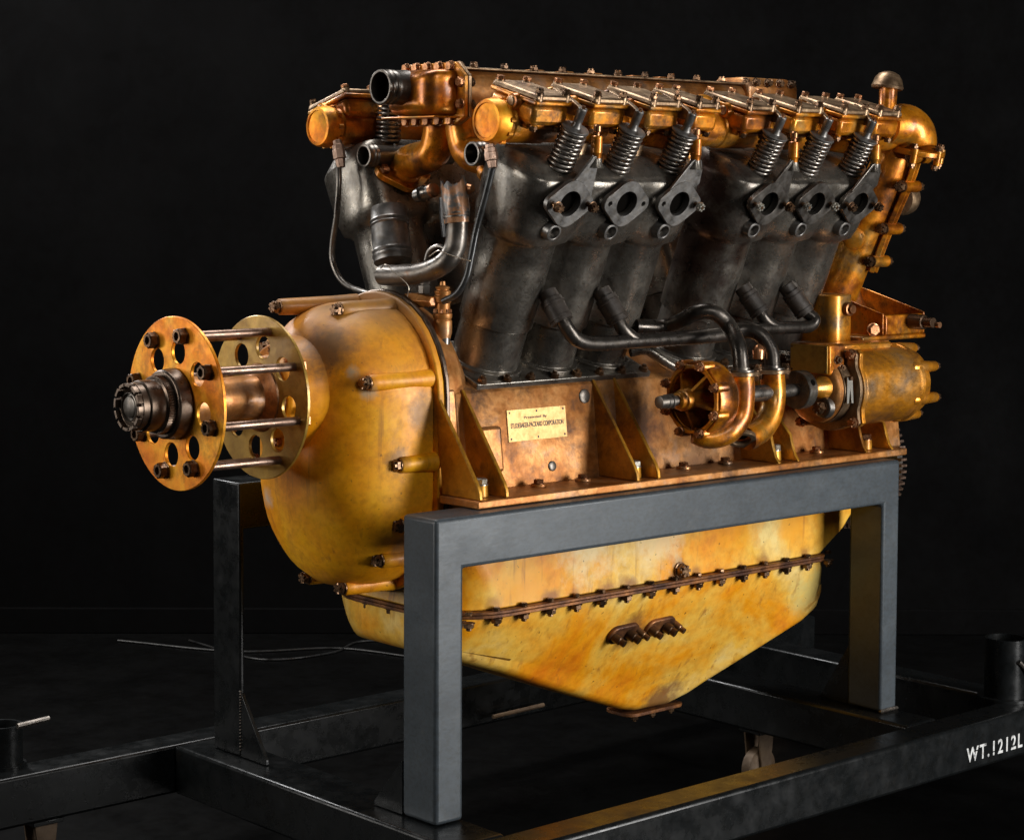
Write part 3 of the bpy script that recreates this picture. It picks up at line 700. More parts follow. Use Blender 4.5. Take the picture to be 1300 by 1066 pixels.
def diamond(hw, hh, rt, n=8):
    """rounded four-corner flange outline"""
    pts = []
    for (cx, cy, a, r) in ((hw - rt * 0.55, 0, 0, rt * 0.55), (0, hh - rt, PI / 2, rt), (-hw + rt * 0.55, 0, PI, rt * 0.55), (0, -hh + rt, 1.5 * PI, rt)):
        half = PI / 2 - (R_(38) if cy == 0 else R_(52))
        half = R_(50) if cy == 0 else R_(40)
        for k in range(n + 1):
            t = a - half + 2 * half * k / n
            pts.append((cx + r * math.cos(t), cy + r * math.sin(t)))
    return pts
def port_flange(i, x, ear=0, studs=(1, 1)):
    s = -1; bl = BL[(s, 0 if i < 3 else 3)]
    out = diamond(0.070, 0.056, 0.040)
    loops = [out, circ(0, 0, 0.030, 32, True), circ(-0.053, 0, 0.0058, 14, True), circ(0.053, 0, 0.0058, 14, True)]
    me = plate2d('port_flange', loops, 0.013, FLG if i < 3 else PIPE, None, 0.001)
    o = bpy.data.objects.new('port_flange', me); col.objects.link(o); o.parent = bl
    nrm = Bd(s, 1, 0.0); c = B(s, x, 0.1265, 0.772)
    place(o, c, nrm, 1, (1, 0, 0))
    # shallow black disc behind the flange, painting the deep shade of the port
    obj('port_bore', MB().lathe(c - nrm * 0.0135, nrm, [(0, 0.0305), (0.0005, 0.0305)], 32), BORE_SHADE, bl)
    X = Vector((1, 0, 0)); U = Bd(s, 0, 1)
    for k, sd in enumerate((-1, 1)):
        if studs[k]:
            p = c + X * (0.053 * sd)
            obj('stud', MB().lathe(p - nrm * 0.004, nrm, [(0, 0.0052), (0.034, 0.0052), (0.036, 0.004)], 12), BOLT, bl)
            bolt(bl, p + nrm * (0.022 if studs[k] == 1 else 0.018), nrm, 0.0115, 'castle' if studs[k] == 1 else 'castlez', 'nut')
    if ear:
        m = MB()
        e = [(-0.012 * ear + 0.0, 0.040), (0.058 * ear, 0.004), (0.062 * ear, 0.012), (0.055 * ear, 0.098), (0.048 * ear, 0.112), (0.036 * ear, 0.113), (0.028 * ear, 0.100)]
        if ear < 1: e = [(-0.050, 0.022), (-0.030, 0.036), (0.032, 0.034), (0.050, 0.050), (0.046, 0.085), (0.034, 0.108), (0.020, 0.113), (0.004, 0.106)]
        lo = [tuple(c + X * a + U * b + nrm * (-0.004)) for a, b in e]; hi = [tuple(c + X * a + U * b + nrm * (0.0035)) for a, b in e]
        m.loft([lo, hi]); obj('support_ear', m, FLG if i < 3 else PIPE, bl, 0.0015)
port_flange(0, CX[0], 1, (1, 1))
port_flange(1, CX[1], 0, (0, 0))
port_flange(2, CX[2], -1 if False else 0.35, (0, 2))
port_flange(3, CX[3], 1, (2, 1))
port_flange(4, CX[4], 0, (2, 2))
port_flange(5, CX[5], 0.35, (1, 1))

# ---- valve springs
def spring_mesh():
    m = MB(); turns = 9; n = turns * 16; pts = []; R = 0.0280
    for k in range(n + 1):
        t = 2 * PI * k / 16
        f = k / n; z = 0.004 + 0.100 * f
        pts.append((R * math.cos(t), R * math.sin(t), z))
    m.tube(pts, 0.0041, 8)
    R = 0.0190; pts = [(R * math.cos(-2 * PI * k / 14), R * math.sin(-2 * PI * k / 14), 0.004 + 0.098 * k / (14 * 8)) for k in range(14 * 8 + 1)]
    m.tube(pts, 0.0030, 6)
    return m.mesh('valve_spring', 60)
SPM = spring_mesh(); SPM.materials.append(SPRING)
RET = MB().lathe((0, 0, 0.103), (0, 0, 1), [(0, 0.028), (0.001, 0.0325), (0.004, 0.033), (0.006, 0.031), (0.0075, 0.013), (0.014, 0.010), (0.03, 0.009)], 32).mesh('retainer'); RET.materials.append(FLG)
SEAT = MB().lathe((0, 0, 0.0), (0, 0, 1), [(-0.012, 0.026), (0, 0.030), (0.003, 0.029)], 28).mesh('spring_seat'); SEAT.materials.append(IRON)
STEM = MB().lathe((0, 0, 0.0), (0, 0, 1), [(0, 0.007), (0.1, 0.007)], 14).mesh('valve_stem'); STEM.materials.append(HUB)
def spring(pos, d):
    o = link('valve_spring', SPM, None, EN); place(o, pos, d)
    for me, nm in ((RET, 'retainer'), (SEAT, 'spring_seat'), (STEM, 'valve_stem')):
        c = bpy.data.objects.new(nm, me); col.objects.link(c); c.parent = o
    return o
SD = Vector((0, -0.062, 0.103)).normalized()
for i, x in enumerate(CX):
    spring((x, -0.372, 0.742), SD)
for x in CX[:2]:
    spring(B(1, x, -0.075, 0.838), Vector((0, -0.12, 1)))
spring((CX[0], 0.375, 0.735), Vector((0, 0.062, 0.103)))

# ---- camshaft housings
CXS = [0.285, 0.460, 0.638, 0.790, 0.968, 1.145, 1.322, 1.462]
CXE = [0.390, 0.567, 0.742, 0.874, 1.073, 1.250, 1.429, 1.560]
CY, CZ = 0.312, 0.849
KD = {s: Vector((0, s * 0.10, -0.028)).normalized() for s in (-1, 1)}   # outward along the covers
for s in (-1, 1):
    prof = [(0.262, 0.046)]
    for a, b in zip(CXS, CXE): prof += [(a - 0.004, 0.045), (a, 0.048), (b, 0.048), (b + 0.004, 0.045)]
    prof += [(1.60, 0.043), (1.66, 0.043)]
    ch = obj('camshaft_housing', MB().lathe((0, s * CY, CZ), (1, 0, 0), prof, 40), BRASS, EN)
    # front end cap
    cp = obj('end_cap', MB().lathe((0.232, s * CY, CZ), (1, 0, 0), [(0.004, 0.036), (0.0035, 0.0385), (0.0, 0.0395), (0.001, 0.0455), (0.008, 0.049), (0.020, 0.049), (0.024, 0.0505), (0.036, 0.0505), (0.038, 0.046)], 48), DISC, ch)
    for p in ring((0.262, s * CY, CZ), (1, 0, 0), 0.049, 10):
        obj('lug', MB().lathe(p, (1, 0, 0), [(0, 0.006), (0.012, 0.006)], 10), BRASS, ch)
    K = KD[s]; X = Vector((1, 0, 0)); N_ = Vector((0, -K.z * -1 if False else 0, 0))
    N_ = X.cross(K); 
    if N_.z < 0: N_ = -N_
    C0 = Vector((0, s * CY, CZ + 0.008))
    lim = 8 if s < 0 else 2
    for j in range(lim):
        a, b = CXS[j], CXE[j]; w_ = b - a
        # box body rising out of the tube
        def Q(x, k, n_): return C0 + X * x + K * k + N_ * n_
        def slab(k0, k1, n0, n1, xa=a, xb=b, tap=0.0):
            P = [Q(x, k, n0) for x, k in ((xa, k0), (xb, k0), (xb, k1), (xa, k1))] + [Q(x, k, n1) for x, k in ((xa + tap, k0 + tap), (xb - tap, k0 + tap), (xb - tap, k1 - tap), (xa + tap, k1 - tap))]
            m_ = MB(); m_.add(P, [(3, 2, 1, 0), (4, 5, 6, 7), (0, 1, 5, 4), (1, 2, 6, 5), (2, 3, 7, 6), (3, 0, 4, 7)]); return m_
        obj('cover_seat', slab(-0.056, 0.094, 0.004, 0.050), BRASS, ch, 0.011)
        obj('cover_seat', slab(-0.036, 0.070, -0.01, 0.0165, a + 0.010, b - 0.010), BRASS, ch, 0.008)
        obj('cover_rim', slab(-0.060, 0.098, 0.0505, 0.0610, a - 0.002, b + 0.002), BRASS, ch, 0.0035)
        cv = obj('camshaft_cover', slab(-0.059, 0.097, 0.0615, 0.074, a - 0.001, b + 0.001, 0.003), COVER, EN, 0.004)
        for (xx, kk) in ((a + 0.013, -0.048), (b - 0.013, -0.048), (a + 0.013, 0.086), (b - 0.013, 0.086)):
            obj('bolt_pad', MB().lathe(Q(xx, kk, 0.052), N_, [(0, 0.0115), (0.0235, 0.0105)], 16), COVER, cv)
            bolt(cv, Q(xx, kk, 0.0765), N_, 0.0095, 'castle' if kk > 0 else 'hexc')
        # long studs under the overhanging cover
        for xx in (a + 0.018, b - 0.018):
            obj('cover_stud', MB().lathe(Q(xx, 0.084, 0.030), -N_ + K * -0.1, [(0, 0.0105), (0.020, 0.010), (0.022, 0.008), (0.030, 0.0075)], 14), BRASS, ch)
            bolt(ch, Q(xx, 0.081, 0.002), -N_, 0.0095, 'castle')
        # rocker shaft boss on the side of the box
        obj('rocker_boss', MB().lathe(Q(a - 0.014, 0.030, 0.044), X, [(0, 0.014), (0.001, 0.017), (0.02, 0.021)], 24), BRASS, ch)
        obj('shaft_plug', MB().lathe(Q(a - 0.0165, 0.030, 0.044), X, [(0, 0.010), (0.002, 0.012), (0.006, 0.012)], 20), COVER, ch)
        if s < 0 and j not in (3, 7):
            xr = b + 0.014
            P0 = Q(xr, 0.055, 0.050); P1 = Vector((CX[{0: 0, 1: 1, 2: 2, 4: 3, 5: 4, 6: 5}[j]], -0.447, 0.868))
            d = (P1 - P0); dn = d.normalized(); up = X.cross(dn); 
            if up.z < 0: up = -up
            m_ = MB(); lo = []; hi = []
            for t, hh in ((0, 0.016), (0.3, 0.016), (0.75, 0.011), (1.0, 0.009)):
                pass
            pr = [(-0.6, -0.018), (0.5, -0.016), (0.95, -0.010), (1.0, 0.0), (0.95, 0.010), (0.5, 0.017), (-0.6, 0.024)]
            m_.loft([[tuple(P0 + d * t + up * q_ + X * xo) for t, q_ in pr] for xo in (-0.007, 0.007)])
            rk = obj('rocker_arm', m_, COVER, EN, 0.0015)
            obj('knuckle', MB().lathe(P1 - SD * 0.026, SD, [(0, 0.0085), (0.004, 0.0105), (0.034, 0.0105), (0.036, 0.009), (0.036, 0.005), (0.026, 0.005)], 18), FLG, rk)
            obj('adjuster', MB().lathe(P1 + SD * 0.004, SD, [(0, 0.005), (0.012, 0.0045)], 8), BOLTC, rk)
            obj('hub_eye', MB().lathe(P0 - X * 0.008, X, [(0, 0.018), (0.016, 0.018)], 20), PIPE, rk)
        # loop bridging to the next cover
        if j < 7 and s < 0:
            p0 = Q(b, -0.012, 0.040); p1 = Q(CXS[j + 1], -0.012, 0.040)
            obj('oil_bridge', MB().tube(spline([p0, p0 + N_ * 0.014 + X * 0.015, (p0 + p1) / 2 + N_ * 0.022, p1 + N_ * 0.014 - X * 0.015, p1], 5), 0.010, 12), BRASS, ch)
    # pedestals carrying the housing on the blocks
    for x in (0.50, 0.68, 0.84, 1.16, 1.34):
        m = MB().loft([[tuple(p) for p in ring(B(s, x, 0.0, h), Bd(s, 0, 1), r_, 16)] for h, r_ in ((0.835, 0.030), (0.85, 0.022), (0.875, 0.024))])
        obj('pedestal', m, COVER, ch)


# bronze stand-off sleeves on the support ears, with their arms to the camshaft housing
for c, off, arm in ((CX[0], 0.050, 0), (CX[2], 0.020, 1), (CX[3], 0.050, 0), (CX[5], 0.020, 1)):
    p = B(-1, c + off, 0.126, 0.868); d = Vector((0.03, -0.02, 1)).normalized()
    so = obj('standoff_sleeve', MB().lathe(p, d, [(0, 0.010), (0.020, 0.012), (0.022, 0.0135), (0.058, 0.013), (0.060, 0.011)], 20), BRASS, EN)
    obj('standoff_post', MB().lathe(p - d * 0.012, d, [(0, 0.018), (0.012, 0.014), (0.02, 0.013), (0.0215, 0.013)], 18), IRON, so)
    obj('eye_bolt', MB().lathe(p + d * 0.059, d, [(0, 0.0065), (0.008, 0.006), (0.010, 0.009), (0.022, 0.009), (0.026, 0.006)], 14), BOLTC, so)
    if arm:
        q0 = Vector((c - 0.03, -0.325, 0.822)); q1 = p + d * 0.038
        a = (q1 - q0); X = Vector((1, 0, 0)); U = X.cross(a.normalized()); U = U if U.z > 0 else -U
        m = MB(); side = a.normalized().cross(U)
        m.loft([[tuple(q0 + a * t + U * u_ * (1 - 0.35 * t) + side * w_) for u_, w_ in ((-0.022, -0.011), (0.022, -0.011), (0.022, 0.011), (-0.022, 0.011))] for t in (0, 0.5, 0.97)])
        obj('support_arm', m, BRASS, so, 0.004)

# ---- intake manifold
MZ = 0.925
mf = obj('intake_manifold', MB().loft([[(x, y, z) for y, z in [(0.052 * k1, MZ + 0.055 * k2) for k1, k2 in ((-0.9, 0.95), (-1.15, 0.55), (-1.15, -0.55), (-0.9, -1), (0.9, -1), (1.15, -0.55), (1.15, 0.55), (0.9, 0.95))]] for x in (0.37, 1.56)]), CASE, EN, 0.012)
obj('top_strip', MB().box(0.375, 1.50, -0.058, 0.058, 0.9785, 0.984), COVER, mf, 0.002)
for k in range(12):
    x = 0.42 + k * 0.095
    for y in (-0.052,):
        bolt(mf, (x, y, 0.984), (0, 0, 1), 0.010, 'castle')
for x in (0.70, 0.80, 0.90, 1.05, 1.15): obj('lug', MB().box(x - 0.022, x + 0.022, 0.03, 0.06, 0.984, 0.994), CASE, mf, 0.003)
# front box: flange, counter flange, bulged cover with hose spigot
octo = [(-0.118, 0.865), (-0.082, 0.848), (0.100, 0.848), (0.118, 0.862), (0.118, 0.972), (0.100, 0.992), (-0.082, 0.992), (-0.118, 0.960)]
fb = obj('manifold_flange', MB().prism(octo, 0.336, 0.347, 'X'), BRASS, mf, 0.002)
obj('manifold_flange', MB().prism([(y * 1.01, (z - 0.92) * 1.01 + 0.92) for y, z in octo], 0.3475, 0.358, 'X'), COVER, mf, 0.002)
rings = []
for x, k, e in ((0.3365, 1.0, 0), (0.31, 1.0, 0), (0.285, 0.96, 0), (0.268, 0.84, 0.0), (0.260, 0.66, 0.0), (0.257, 0.5, 0.0)):
    rings.append([(x, 0.015 * (1 - k) + 0.088 * k * math.copysign(abs(math.cos(t)) ** 0.25, math.cos(t)), 0.922 + 0.054 * k * math.copysign(abs(math.sin(t)) ** 0.25, math.sin(t))) for t in [2 * PI * i / 48 for i in range(48)]])
obj('manifold_end_cover', MB().loft(rings), NOSE if False else BRASS, mf, 0.0, 60)
obj('shelf_flange', MB().box(0.262, 0.3355, -0.098, 0.098, 0.862, 0.8665), BRASS, mf, 0.0015)
for y in (-0.07, -0.028, 0.014, 0.056, 0.093):
    bolt(fb, (0.336, y, 0.983), (-1, 0, 0), 0.0115, 'hexc'); bolt(fb, (0.336, y, 0.8575), (-1, 0, 0), 0.0115, 'hexc')
    bolt(fb, (0.3585, y, 0.983), (1, 0, 0), 0.0115, 'nut')
for z in (0.895, 0.945):
    bolt(fb, (0.336, -0.105, z), (-1, 0, 0), 0.0115, 'hexc'); bolt(fb, (0.3585, -0.108, z), (1, 0, 0), 0.0115, 'nut')
obj('hose_spigot', MB().lathe((0.196, 0.020, 0.933), (1, 0, 0), [(0.055, 0.033), (0.001, 0.034), (0, 0.0365), (0.001, 0.0395), (0.006, 0.0405), (0.012, 0.0385), (0.018, 0.0385), (0.022, 0.041), (0.028, 0.0385), (0.034, 0.041), (0.040, 0.039), (0.075, 0.042)], 40, False, False), PIPE, mf, angle=45)
obj('spigot_bore', MB().lathe((0.235, 0.020, 0.933), (1, 0, 0), [(0, 0.0335), (0.004, 0.0335)], 30), BORE_SHADE, mf)
# rear box
obj('rear_cover', MB().loft([[(x, y * k, 0.955 + z * k) for y, z in ((-0.07, -0.04), (0.07, -0.04), (0.07, 0.025), (0.045, 0.045), (-0.045, 0.045), (-0.07, 0.025))] for x, k in ((1.36, 0.96), (1.37, 1), (1.54, 1), (1.565, 0.9))]), CASE, mf, 0.006)
for k in range(4): bolt(mf, (1.385 + 0.047 * k, -0.071, 0.985), (0, -1, 0), 0.011, 'castle')
# elbows to the blocks
for s in (-1, 1):
    for x0 in ((0.40, 1.05) if s > 0 else (0.40, 1.05)):
        a0 = Vector((x0 - 0.01 * (s > 0), s * 0.035, 0.865)); n_ = Bd(s, -1, 0.35).normalized(); e_ = B(s, x0, -0.098, 0.755)
        path = spline([a0 + Vector((0, 0, 0.02)), a0, a0 + Vector((0, s * 0.004, -0.040)), a0 + Vector((0, s * 0.030, -0.082)), e_ + n_ * 0.040, e_ + n_ * 0.004], 6)
        el = obj('intake_elbow', MB().tube(path, [0.0395 + 0.004 * abs(1 - 2 * i / (len(path) - 1)) for i in range(len(path))], 28), BRASS, EN, 0, 60)
        loops = [diamond(0.080, 0.060, 0.050)]
        me = plate2d('elbow_flange', loops, 0.016, BRASS, None, 0.0015)
        o = bpy.data.objects.new('elbow_flange', me); col.objects.link(o); o.parent = el
        place(o, e_ + n_ * 0.003, n_, 1, (1, 0, 0))
        for k in (-1, 1): bolt(el, e_ + n_ * 0.008 + Vector((0.062 * k, 0, 0)), n_, 0.0145, 'hexc')
# water outlets on the block tops
for s in (-1, 1):
    w_ = obj('water_outlet', MB().lathe((0.286, s * 0.200, 0.778), Vector((1, s * 0.03, 0.005)), [(0.05, 0.021), (0.001, 0.022), (0, 0.0245), (0.001, 0.0275), (0.006, 0.028), (0.010, 0.0255), (0.016, 0.0255), (0.020, 0.028), (0.026, 0.0255), (0.032, 0.028), (0.038, 0.0255), (0.20, 0.027), (0.28, 0.020)], 32, False, True), PIPE, EN, angle=45)
    obj('outlet_bore', MB().lathe((0.325, s * 0.200, 0.778), (1, 0, 0), [(0, 0.0215), (0.004, 0.0215)], 24), BORE_SHADE, w_)

# ---- crossover water pipe with torn hose, sleeve on the far block
pth = spline([(0.200, 0.013, 0.499), (0.200, -0.057, 0.501), (0.210, -0.131, 0.510), (0.220, -0.188, 0.533), (0.235, -0.203, 0.565), (0.240, -0.206, 0.601), (0.240, -0.208, 0.636)], 7)
cp = obj('crossover_pipe', MB().tube(pth, 0.0240, 28), LEAD, EN, 0, 60)
ring0 = pth[0]; dd = (pth[0] - pth[1]).normalized()
obj('pipe_bore', MB().lathe(ring0 + dd * 0.0005, dd, [(0, 0.0215), (0.0004, 0.0215)], 24), BORE_SHADE, cp)
hc = Vector((0.240, -0.206, 0.622)); ht = Vector((0.240, -0.194, 0.717))
ax = (ht - hc).normalized(); L_ = (ht - hc).length
n = 40; rings = []
_, uu, vv = frame(ax)
for j in range(9):
    f = j / 8; rr = 0.0280 + 0.0016 * math.sin(f * 5) + 0.003 * f
    rg = []
    for k in range(n):
        t = 2 * PI * k / n
        top = L_ * (0.97 + 0.07 * math.sin(2 * t + 0.4) + 0.05 * math.sin(5 * t + 1) + 0.03 * math.sin(9 * t))
        rg.append(tuple(hc + ax * (f * top) + (uu * math.cos(t) + vv * math.sin(t)) * (rr + 0.0008 * math.sin(5 * t + j))))
    rings.append(rg)
th = MB().loft(rings, cap=False)
th.loft([[tuple(hc + (Vector(p) - hc) * 1 - ((Vector(p) - hc) - ax * (Vector(p) - hc).dot(ax)) * 0.12) for p in rg] for rg in rings], cap=False)
TORN = patina('torn_hose', [(0.38, (0.07, 0.07, 0.075)), (0.48, (0.14, 0.135, 0.13)), (0.54, (0.42, 0.20, 0.09)), (0.8, (0.50, 0.32, 0.2))], 0.2, 0.35, 14, 60, 0.4, 0.2)
hs_ = obj('torn_hose', th, TORN, EN, 0, 60, label='torn rubber hose with ragged open end')
for z in (0.012, 0.020):
    obj('hose_clamp', MB().lathe(hc + ax * z, ax, [(0, 0.0292), (0.001, 0.0305), (0.004, 0.0305), (0.005, 0.0292)], 30), PIPE, hs_)
# fitting behind the hose with copper rings
p0 = Vector((0.260, -0.040, 0.683)); p1 = Vector((0.260, -0.131, 0.703)); d_ = (p1 - p0)
ft = obj('cross_fitting', MB().lathe(p0, d_, [(0, 0.016), (0.02, 0.016), (0.021, 0.020), (0.026, 0.016), (0.032, 0.020), (0.040, 0.016), (0.055, 0.016)], 24), PIPE, EN, angle=40)
obj('copper_ring', MB().lathe(p0 + d_.normalized() * 0.052, d_, [(0, 0.013), (0.002, 0.0165), (0.010, 0.0165), (0.012, 0.013)], 24), BOLTC, ft)
obj('copper_stub', MB().lathe(Vector((0.260, -0.214, 0.698)), (0.1, -1, 0.1), [(0, 0.009), (0.008, 0.012), (0.02, 0.008)], 20), BOLTC, ft)
obj('hose_tail', MB().tube([(0.270, -0.131, 0.680), (0.270, -0.136, 0.635), (0.270, -0.142, 0.590)], [0.017, 0.018, 0.016], 20), RUBBER, ft)
# ribbed sleeve standing on the far block front
s0 = Vector((0.325, 0.133, 0.524)); s1 = Vector((0.345, 0.177, 0.652)); sd = s1 - s0; sl = sd.length
sv = obj('hose_sleeve', MB().lathe(s0, sd, [(0, 0.046), (sl * 0.08, 0.047), (sl * 0.1, 0.049), (sl * 0.13, 0.049), (sl * 0.15, 0.046), (sl * 0.2, 0.0485), (sl * 0.24, 0.046), (sl * 0.45, 0.047), (sl * 0.66, 0.045), (sl * 0.69, 0.048), (sl * 0.72, 0.045), (sl * 0.76, 0.048), (sl * 0.79, 0.045), (sl, 0.044), (sl + 0.001, 0.041), (sl - 0.05, 0.041)], 36, True, False), FLG, EN, angle=40)
obj('lead_seal_wire', MB().tube(spline([(0.200, -0.157, 0.547), (0.190, -0.200, 0.561), (0.190, -0.227, 0.556), (0.190, -0.265, 0.548), (0.190, -0.311, 0.541)], 6), 0.0011, 6), ZINC, cp)
obj('lead_seal_wire', MB().tube(spline([(0.180, -0.004, 0.516), (0.170, -0.037, 0.526), (0.170, -0.066, 0.509), (0.170, -0.118, 0.481), (0.170, -0.115, 0.456)], 6), 0.0011, 6), ZINC, cp)
obj('bracket_clip', MB().tube(spline([(0.250, -0.084, 0.535), (0.250, -0.096, 0.557), (0.250, -0.127, 0.569), (0.250, -0.155, 0.562), (0.250, -0.166, 0.541)], 6), 0.0055, 10), PIPE, cp)

# ---- oil fittings and oil lines
OF = obj('oil_valve', MB().lathe((0.235, -0.162, 0.355), (0, 0, 1), [(0, 0.017), (0.02, 0.0215), (0.046, 0.0215), (0.048, 0.019), (0.054, 0.022), (0.062, 0.022), (0.063, 0.017), (0.085, 0.017), (0.088, 0.020), (0.10, 0.021), (0.104, 0.017), (0.112, 0.019), (0.116, 0.014), (0.122, 0.017), (0.126, 0.007), (0.135, 0.006)], 28), CASE, EN, 0.0005, 30)
for p in ring(Vector((0.235, -0.162, 0.355)) + Vector((0, 0, 0.064)), (0, 0, 1), 0.018, 8): obj('knurl', MB().lathe(p, (0, 0, 1), [(0, 0.0035), (0.008, 0.003)], 8), BOLTC, OF)
tA = Vector((0.220, -0.038, 0.446)); tB = Vector((0.205, -0.201, 0.444))
obj('tee_fitting', MB().lathe(tA, tB - tA, [(0, 0.009), (0.012, 0.012), (0.016, 0.015), (0.034, 0.015), (0.036, 0.018), (0.075, 0.018), (0.077, 0.016), (0.095, 0.016), (0.10, 0.013), (0.12, 0.013), (0.122, 0.010)], 6), CASE, OF, 0.0008, 30)
obj('tee_nut', MB().lathe(Vector((0.215, -0.125, 0.462)), (0, 0, 1), [(0, 0.016), (0.018, 0.016), (0.02, 0.013), (0.024, 0.014), (0.036, 0.014)], 6), LEAD, OF, 0.0008, 30)
obj('valve_foot', MB().lathe((0.235, -0.165, 0.287), (0, 0, 1), [(0, 0.012), (0.07, 0.016), (0.075, 0.016)], 16), LEAD, OF)
l1 = spline([(0.250, 0.249, 0.764), (0.240, 0.236, 0.707), (0.240, 0.245, 0.631), (0.240, 0.261, 0.564), (0.240, 0.258, 0.517), (0.240, 0.217, 0.474), (0.235, 0.136, 0.455), (0.220, 0.027, 0.448), (0.220, -0.038, 0.444)], 6)
obj('oil_line', MB().tube(l1, 0.0075, 14), PIPE, EN, 0, 60, label='long grey oil line curving down beside the far cylinder block')
l2 = spline([(0.250, -0.315, 0.745), (0.245, -0.297, 0.681), (0.240, -0.274, 0.611), (0.230, -0.267, 0.549), (0.220, -0.262, 0.502), (0.210, -0.242, 0.466), (0.205, -0.201, 0.447)], 6)
obj('oil_line', MB().tube(l2, 0.0078, 14), RUBBER, EN, 0, 60, label='black oil line in front of the near cylinder block')
for top, bot in (((0.250, 0.255, 0.815), (0.250, 0.239, 0.750)), ((0.250, -0.306, 0.797), (0.250, -0.317, 0.745))):
    a = Vector(top); b = Vector(bot); d_ = b - a; l_ = d_.length
    u_ = obj('union_nut', MB().lathe(a, d_, [(0, 0.011), (l_ * 0.15, 0.011), (l_ * 0.17, 0.0145), (l_ * 0.35, 0.0145), (l_ * 0.36, 0.0155), (l_ * 0.68, 0.0155), (l_ * 0.70, 0.0125), (l_, 0.0105)], 6), ROD, EN, 0.0008, 30)

# ---- lower water manifold with hoses
def hose(a, b, r):
    a = Vector(a); b = Vector(b); d_ = b - a; l_ = d_.length
    h_ = obj('water_hose', MB().lathe(a, d_, [(-0.02, r * 0.85), (0.0, r * 0.85), (0.001, r), (l_ * 0.18, r), (l_ * 0.19, r * 1.07), (l_ * 0.25, r * 1.07), (l_ * 0.26, r), (l_ * 0.8, r), (l_ * 0.81, r * 1.07), (l_ * 0.88, r * 1.07), (l_ * 0.89, r), (l_, r), (l_ + 0.001, r * 0.8)], 24), HOSE, EN, angle=40)
    return h_
PY = -0.33
wm = obj('water_manifold', MB().tube(spline([(0.459, -0.315, 0.408), (0.472, -0.325, 0.379), (0.502, -0.330, 0.353), (0.565, -0.330, 0.343), (0.668, -0.330, 0.344), (0.800, -0.330, 0.344), (0.952, -0.330, 0.345), (1.080, -0.330, 0.351)], 6), 0.0175, 24), DPIPE, EN, 0, 60)
obj('branch', MB().tube(spline([(0.638, -0.315, 0.398), (0.649, -0.325, 0.372), (0.683, -0.330, 0.347)], 6), 0.0165, 20), DPIPE, wm)
hose((0.455, -0.285, 0.447), (0.464, -0.315, 0.397), 0.0265); hose((0.628, -0.285, 0.447), (0.646, -0.315, 0.390), 0.0265)
obj('weld', MB().lathe((0.469, -0.275, 0.451), (0, -1, 0.2), [(0, 0.022), (0.004, 0.021), (0.008, 0.016)], 16), LEAD, wm)
obj('weld', MB().lathe((0.640, -0.275, 0.452), (0, -1, 0.2), [(0, 0.022), (0.004, 0.021), (0.008, 0.016)], 16), LEAD, wm)
wm2 = obj('water_manifold', MB().tube(spline([(1.318, -0.315, 0.389), (1.332, -0.330, 0.371), (1.310, -0.330, 0.354), (1.243, -0.330, 0.354), (1.153, -0.330, 0.356), (1.051, -0.330, 0.350), (0.980, -0.330, 0.345)], 6), 0.0160, 20), DPIPE, EN, 0, 60)
obj('branch', MB().tube(spline([(1.134, -0.315, 0.403), (1.144, -0.325, 0.380), (1.180, -0.330, 0.357)], 6), 0.0155, 18), DPIPE, wm2)
hose((1.123, -0.285, 0.442), (1.143, -0.315, 0.391), 0.0255); hose((1.288, -0.285, 0.441), (1.315, -0.315, 0.385), 0.0255)
for p in ((1.134, -0.275, 0.447), (1.308, -0.275, 0.448)): obj('weld', MB().lathe(p, (0, -1, 0.2), [(0, 0.021), (0.004, 0.020), (0.008, 0.016)], 16), LEAD, wm2)
obj('feed_pipe', MB().tube(spline([(0.773, -0.240, 0.370), (0.845, -0.260, 0.367), (0.864, -0.300, 0.381), (0.866, -0.350, 0.404), (0.897, -0.380, 0.407), (0.929, -0.400, 0.376), (0.911, -0.450, 0.330), (0.906, -0.465, 0.271)], 7), 0.0195, 26), DPIPE, EN, 0, 60)
obj('feed_pipe', MB().tube(spline([(0.997, -0.340, 0.347), (1.032, -0.360, 0.358), (1.056, -0.390, 0.347), (1.072, -0.410, 0.309), (1.070, -0.420, 0.263)], 7), 0.0195, 26), DPIPE, EN, 0, 60)

# ---- water pump on the accessory shaft
AY, AZ = -0.42, 0.207
pm = obj('water_pump', MB().lathe((0.790, AY, AZ), (1, 0, 0), [(0.075, 0.060), (0.004, 0.072), (0, 0.078), (0.001, 0.088), (0.008, 0.090), (0.03, 0.091), (0.060, 0.088), (0.085, 0.070), (0.10, 0.04)], 40, False, True), BRASS, EN, 0, 40)
obj('pump_bowl', MB().lathe((0.86, AY, AZ), (1, 0, 0), [(0, 0.0605), (0.006, 0.058), (0.01, 0.03)], 36), DISC2, pm)
obj('pump_hub', MB().lathe((0.732, AY, AZ), (1, 0, 0), [(0, 0.016), (0.004, 0.021), (0.016, 0.021), (0.018, 0.026), (0.024, 0.027), (0.10, 0.032), (0.128, 0.034)], 30), BRASS, pm, 0.001)
obj('pump_shaft', MB().lathe((0.672, AY, AZ), (1, 0, 0), [(0, 0.006), (0.002, 0.0145), (0.022, 0.0155), (0.024, 0.017), (0.030, 0.017), (0.032, 0.0155), (0.036, 0.0155), (0.038, 0.0175), (0.043, 0.0175), (0.045, 0.012), (0.068, 0.012)], 28), LEAD, pm, angle=30)
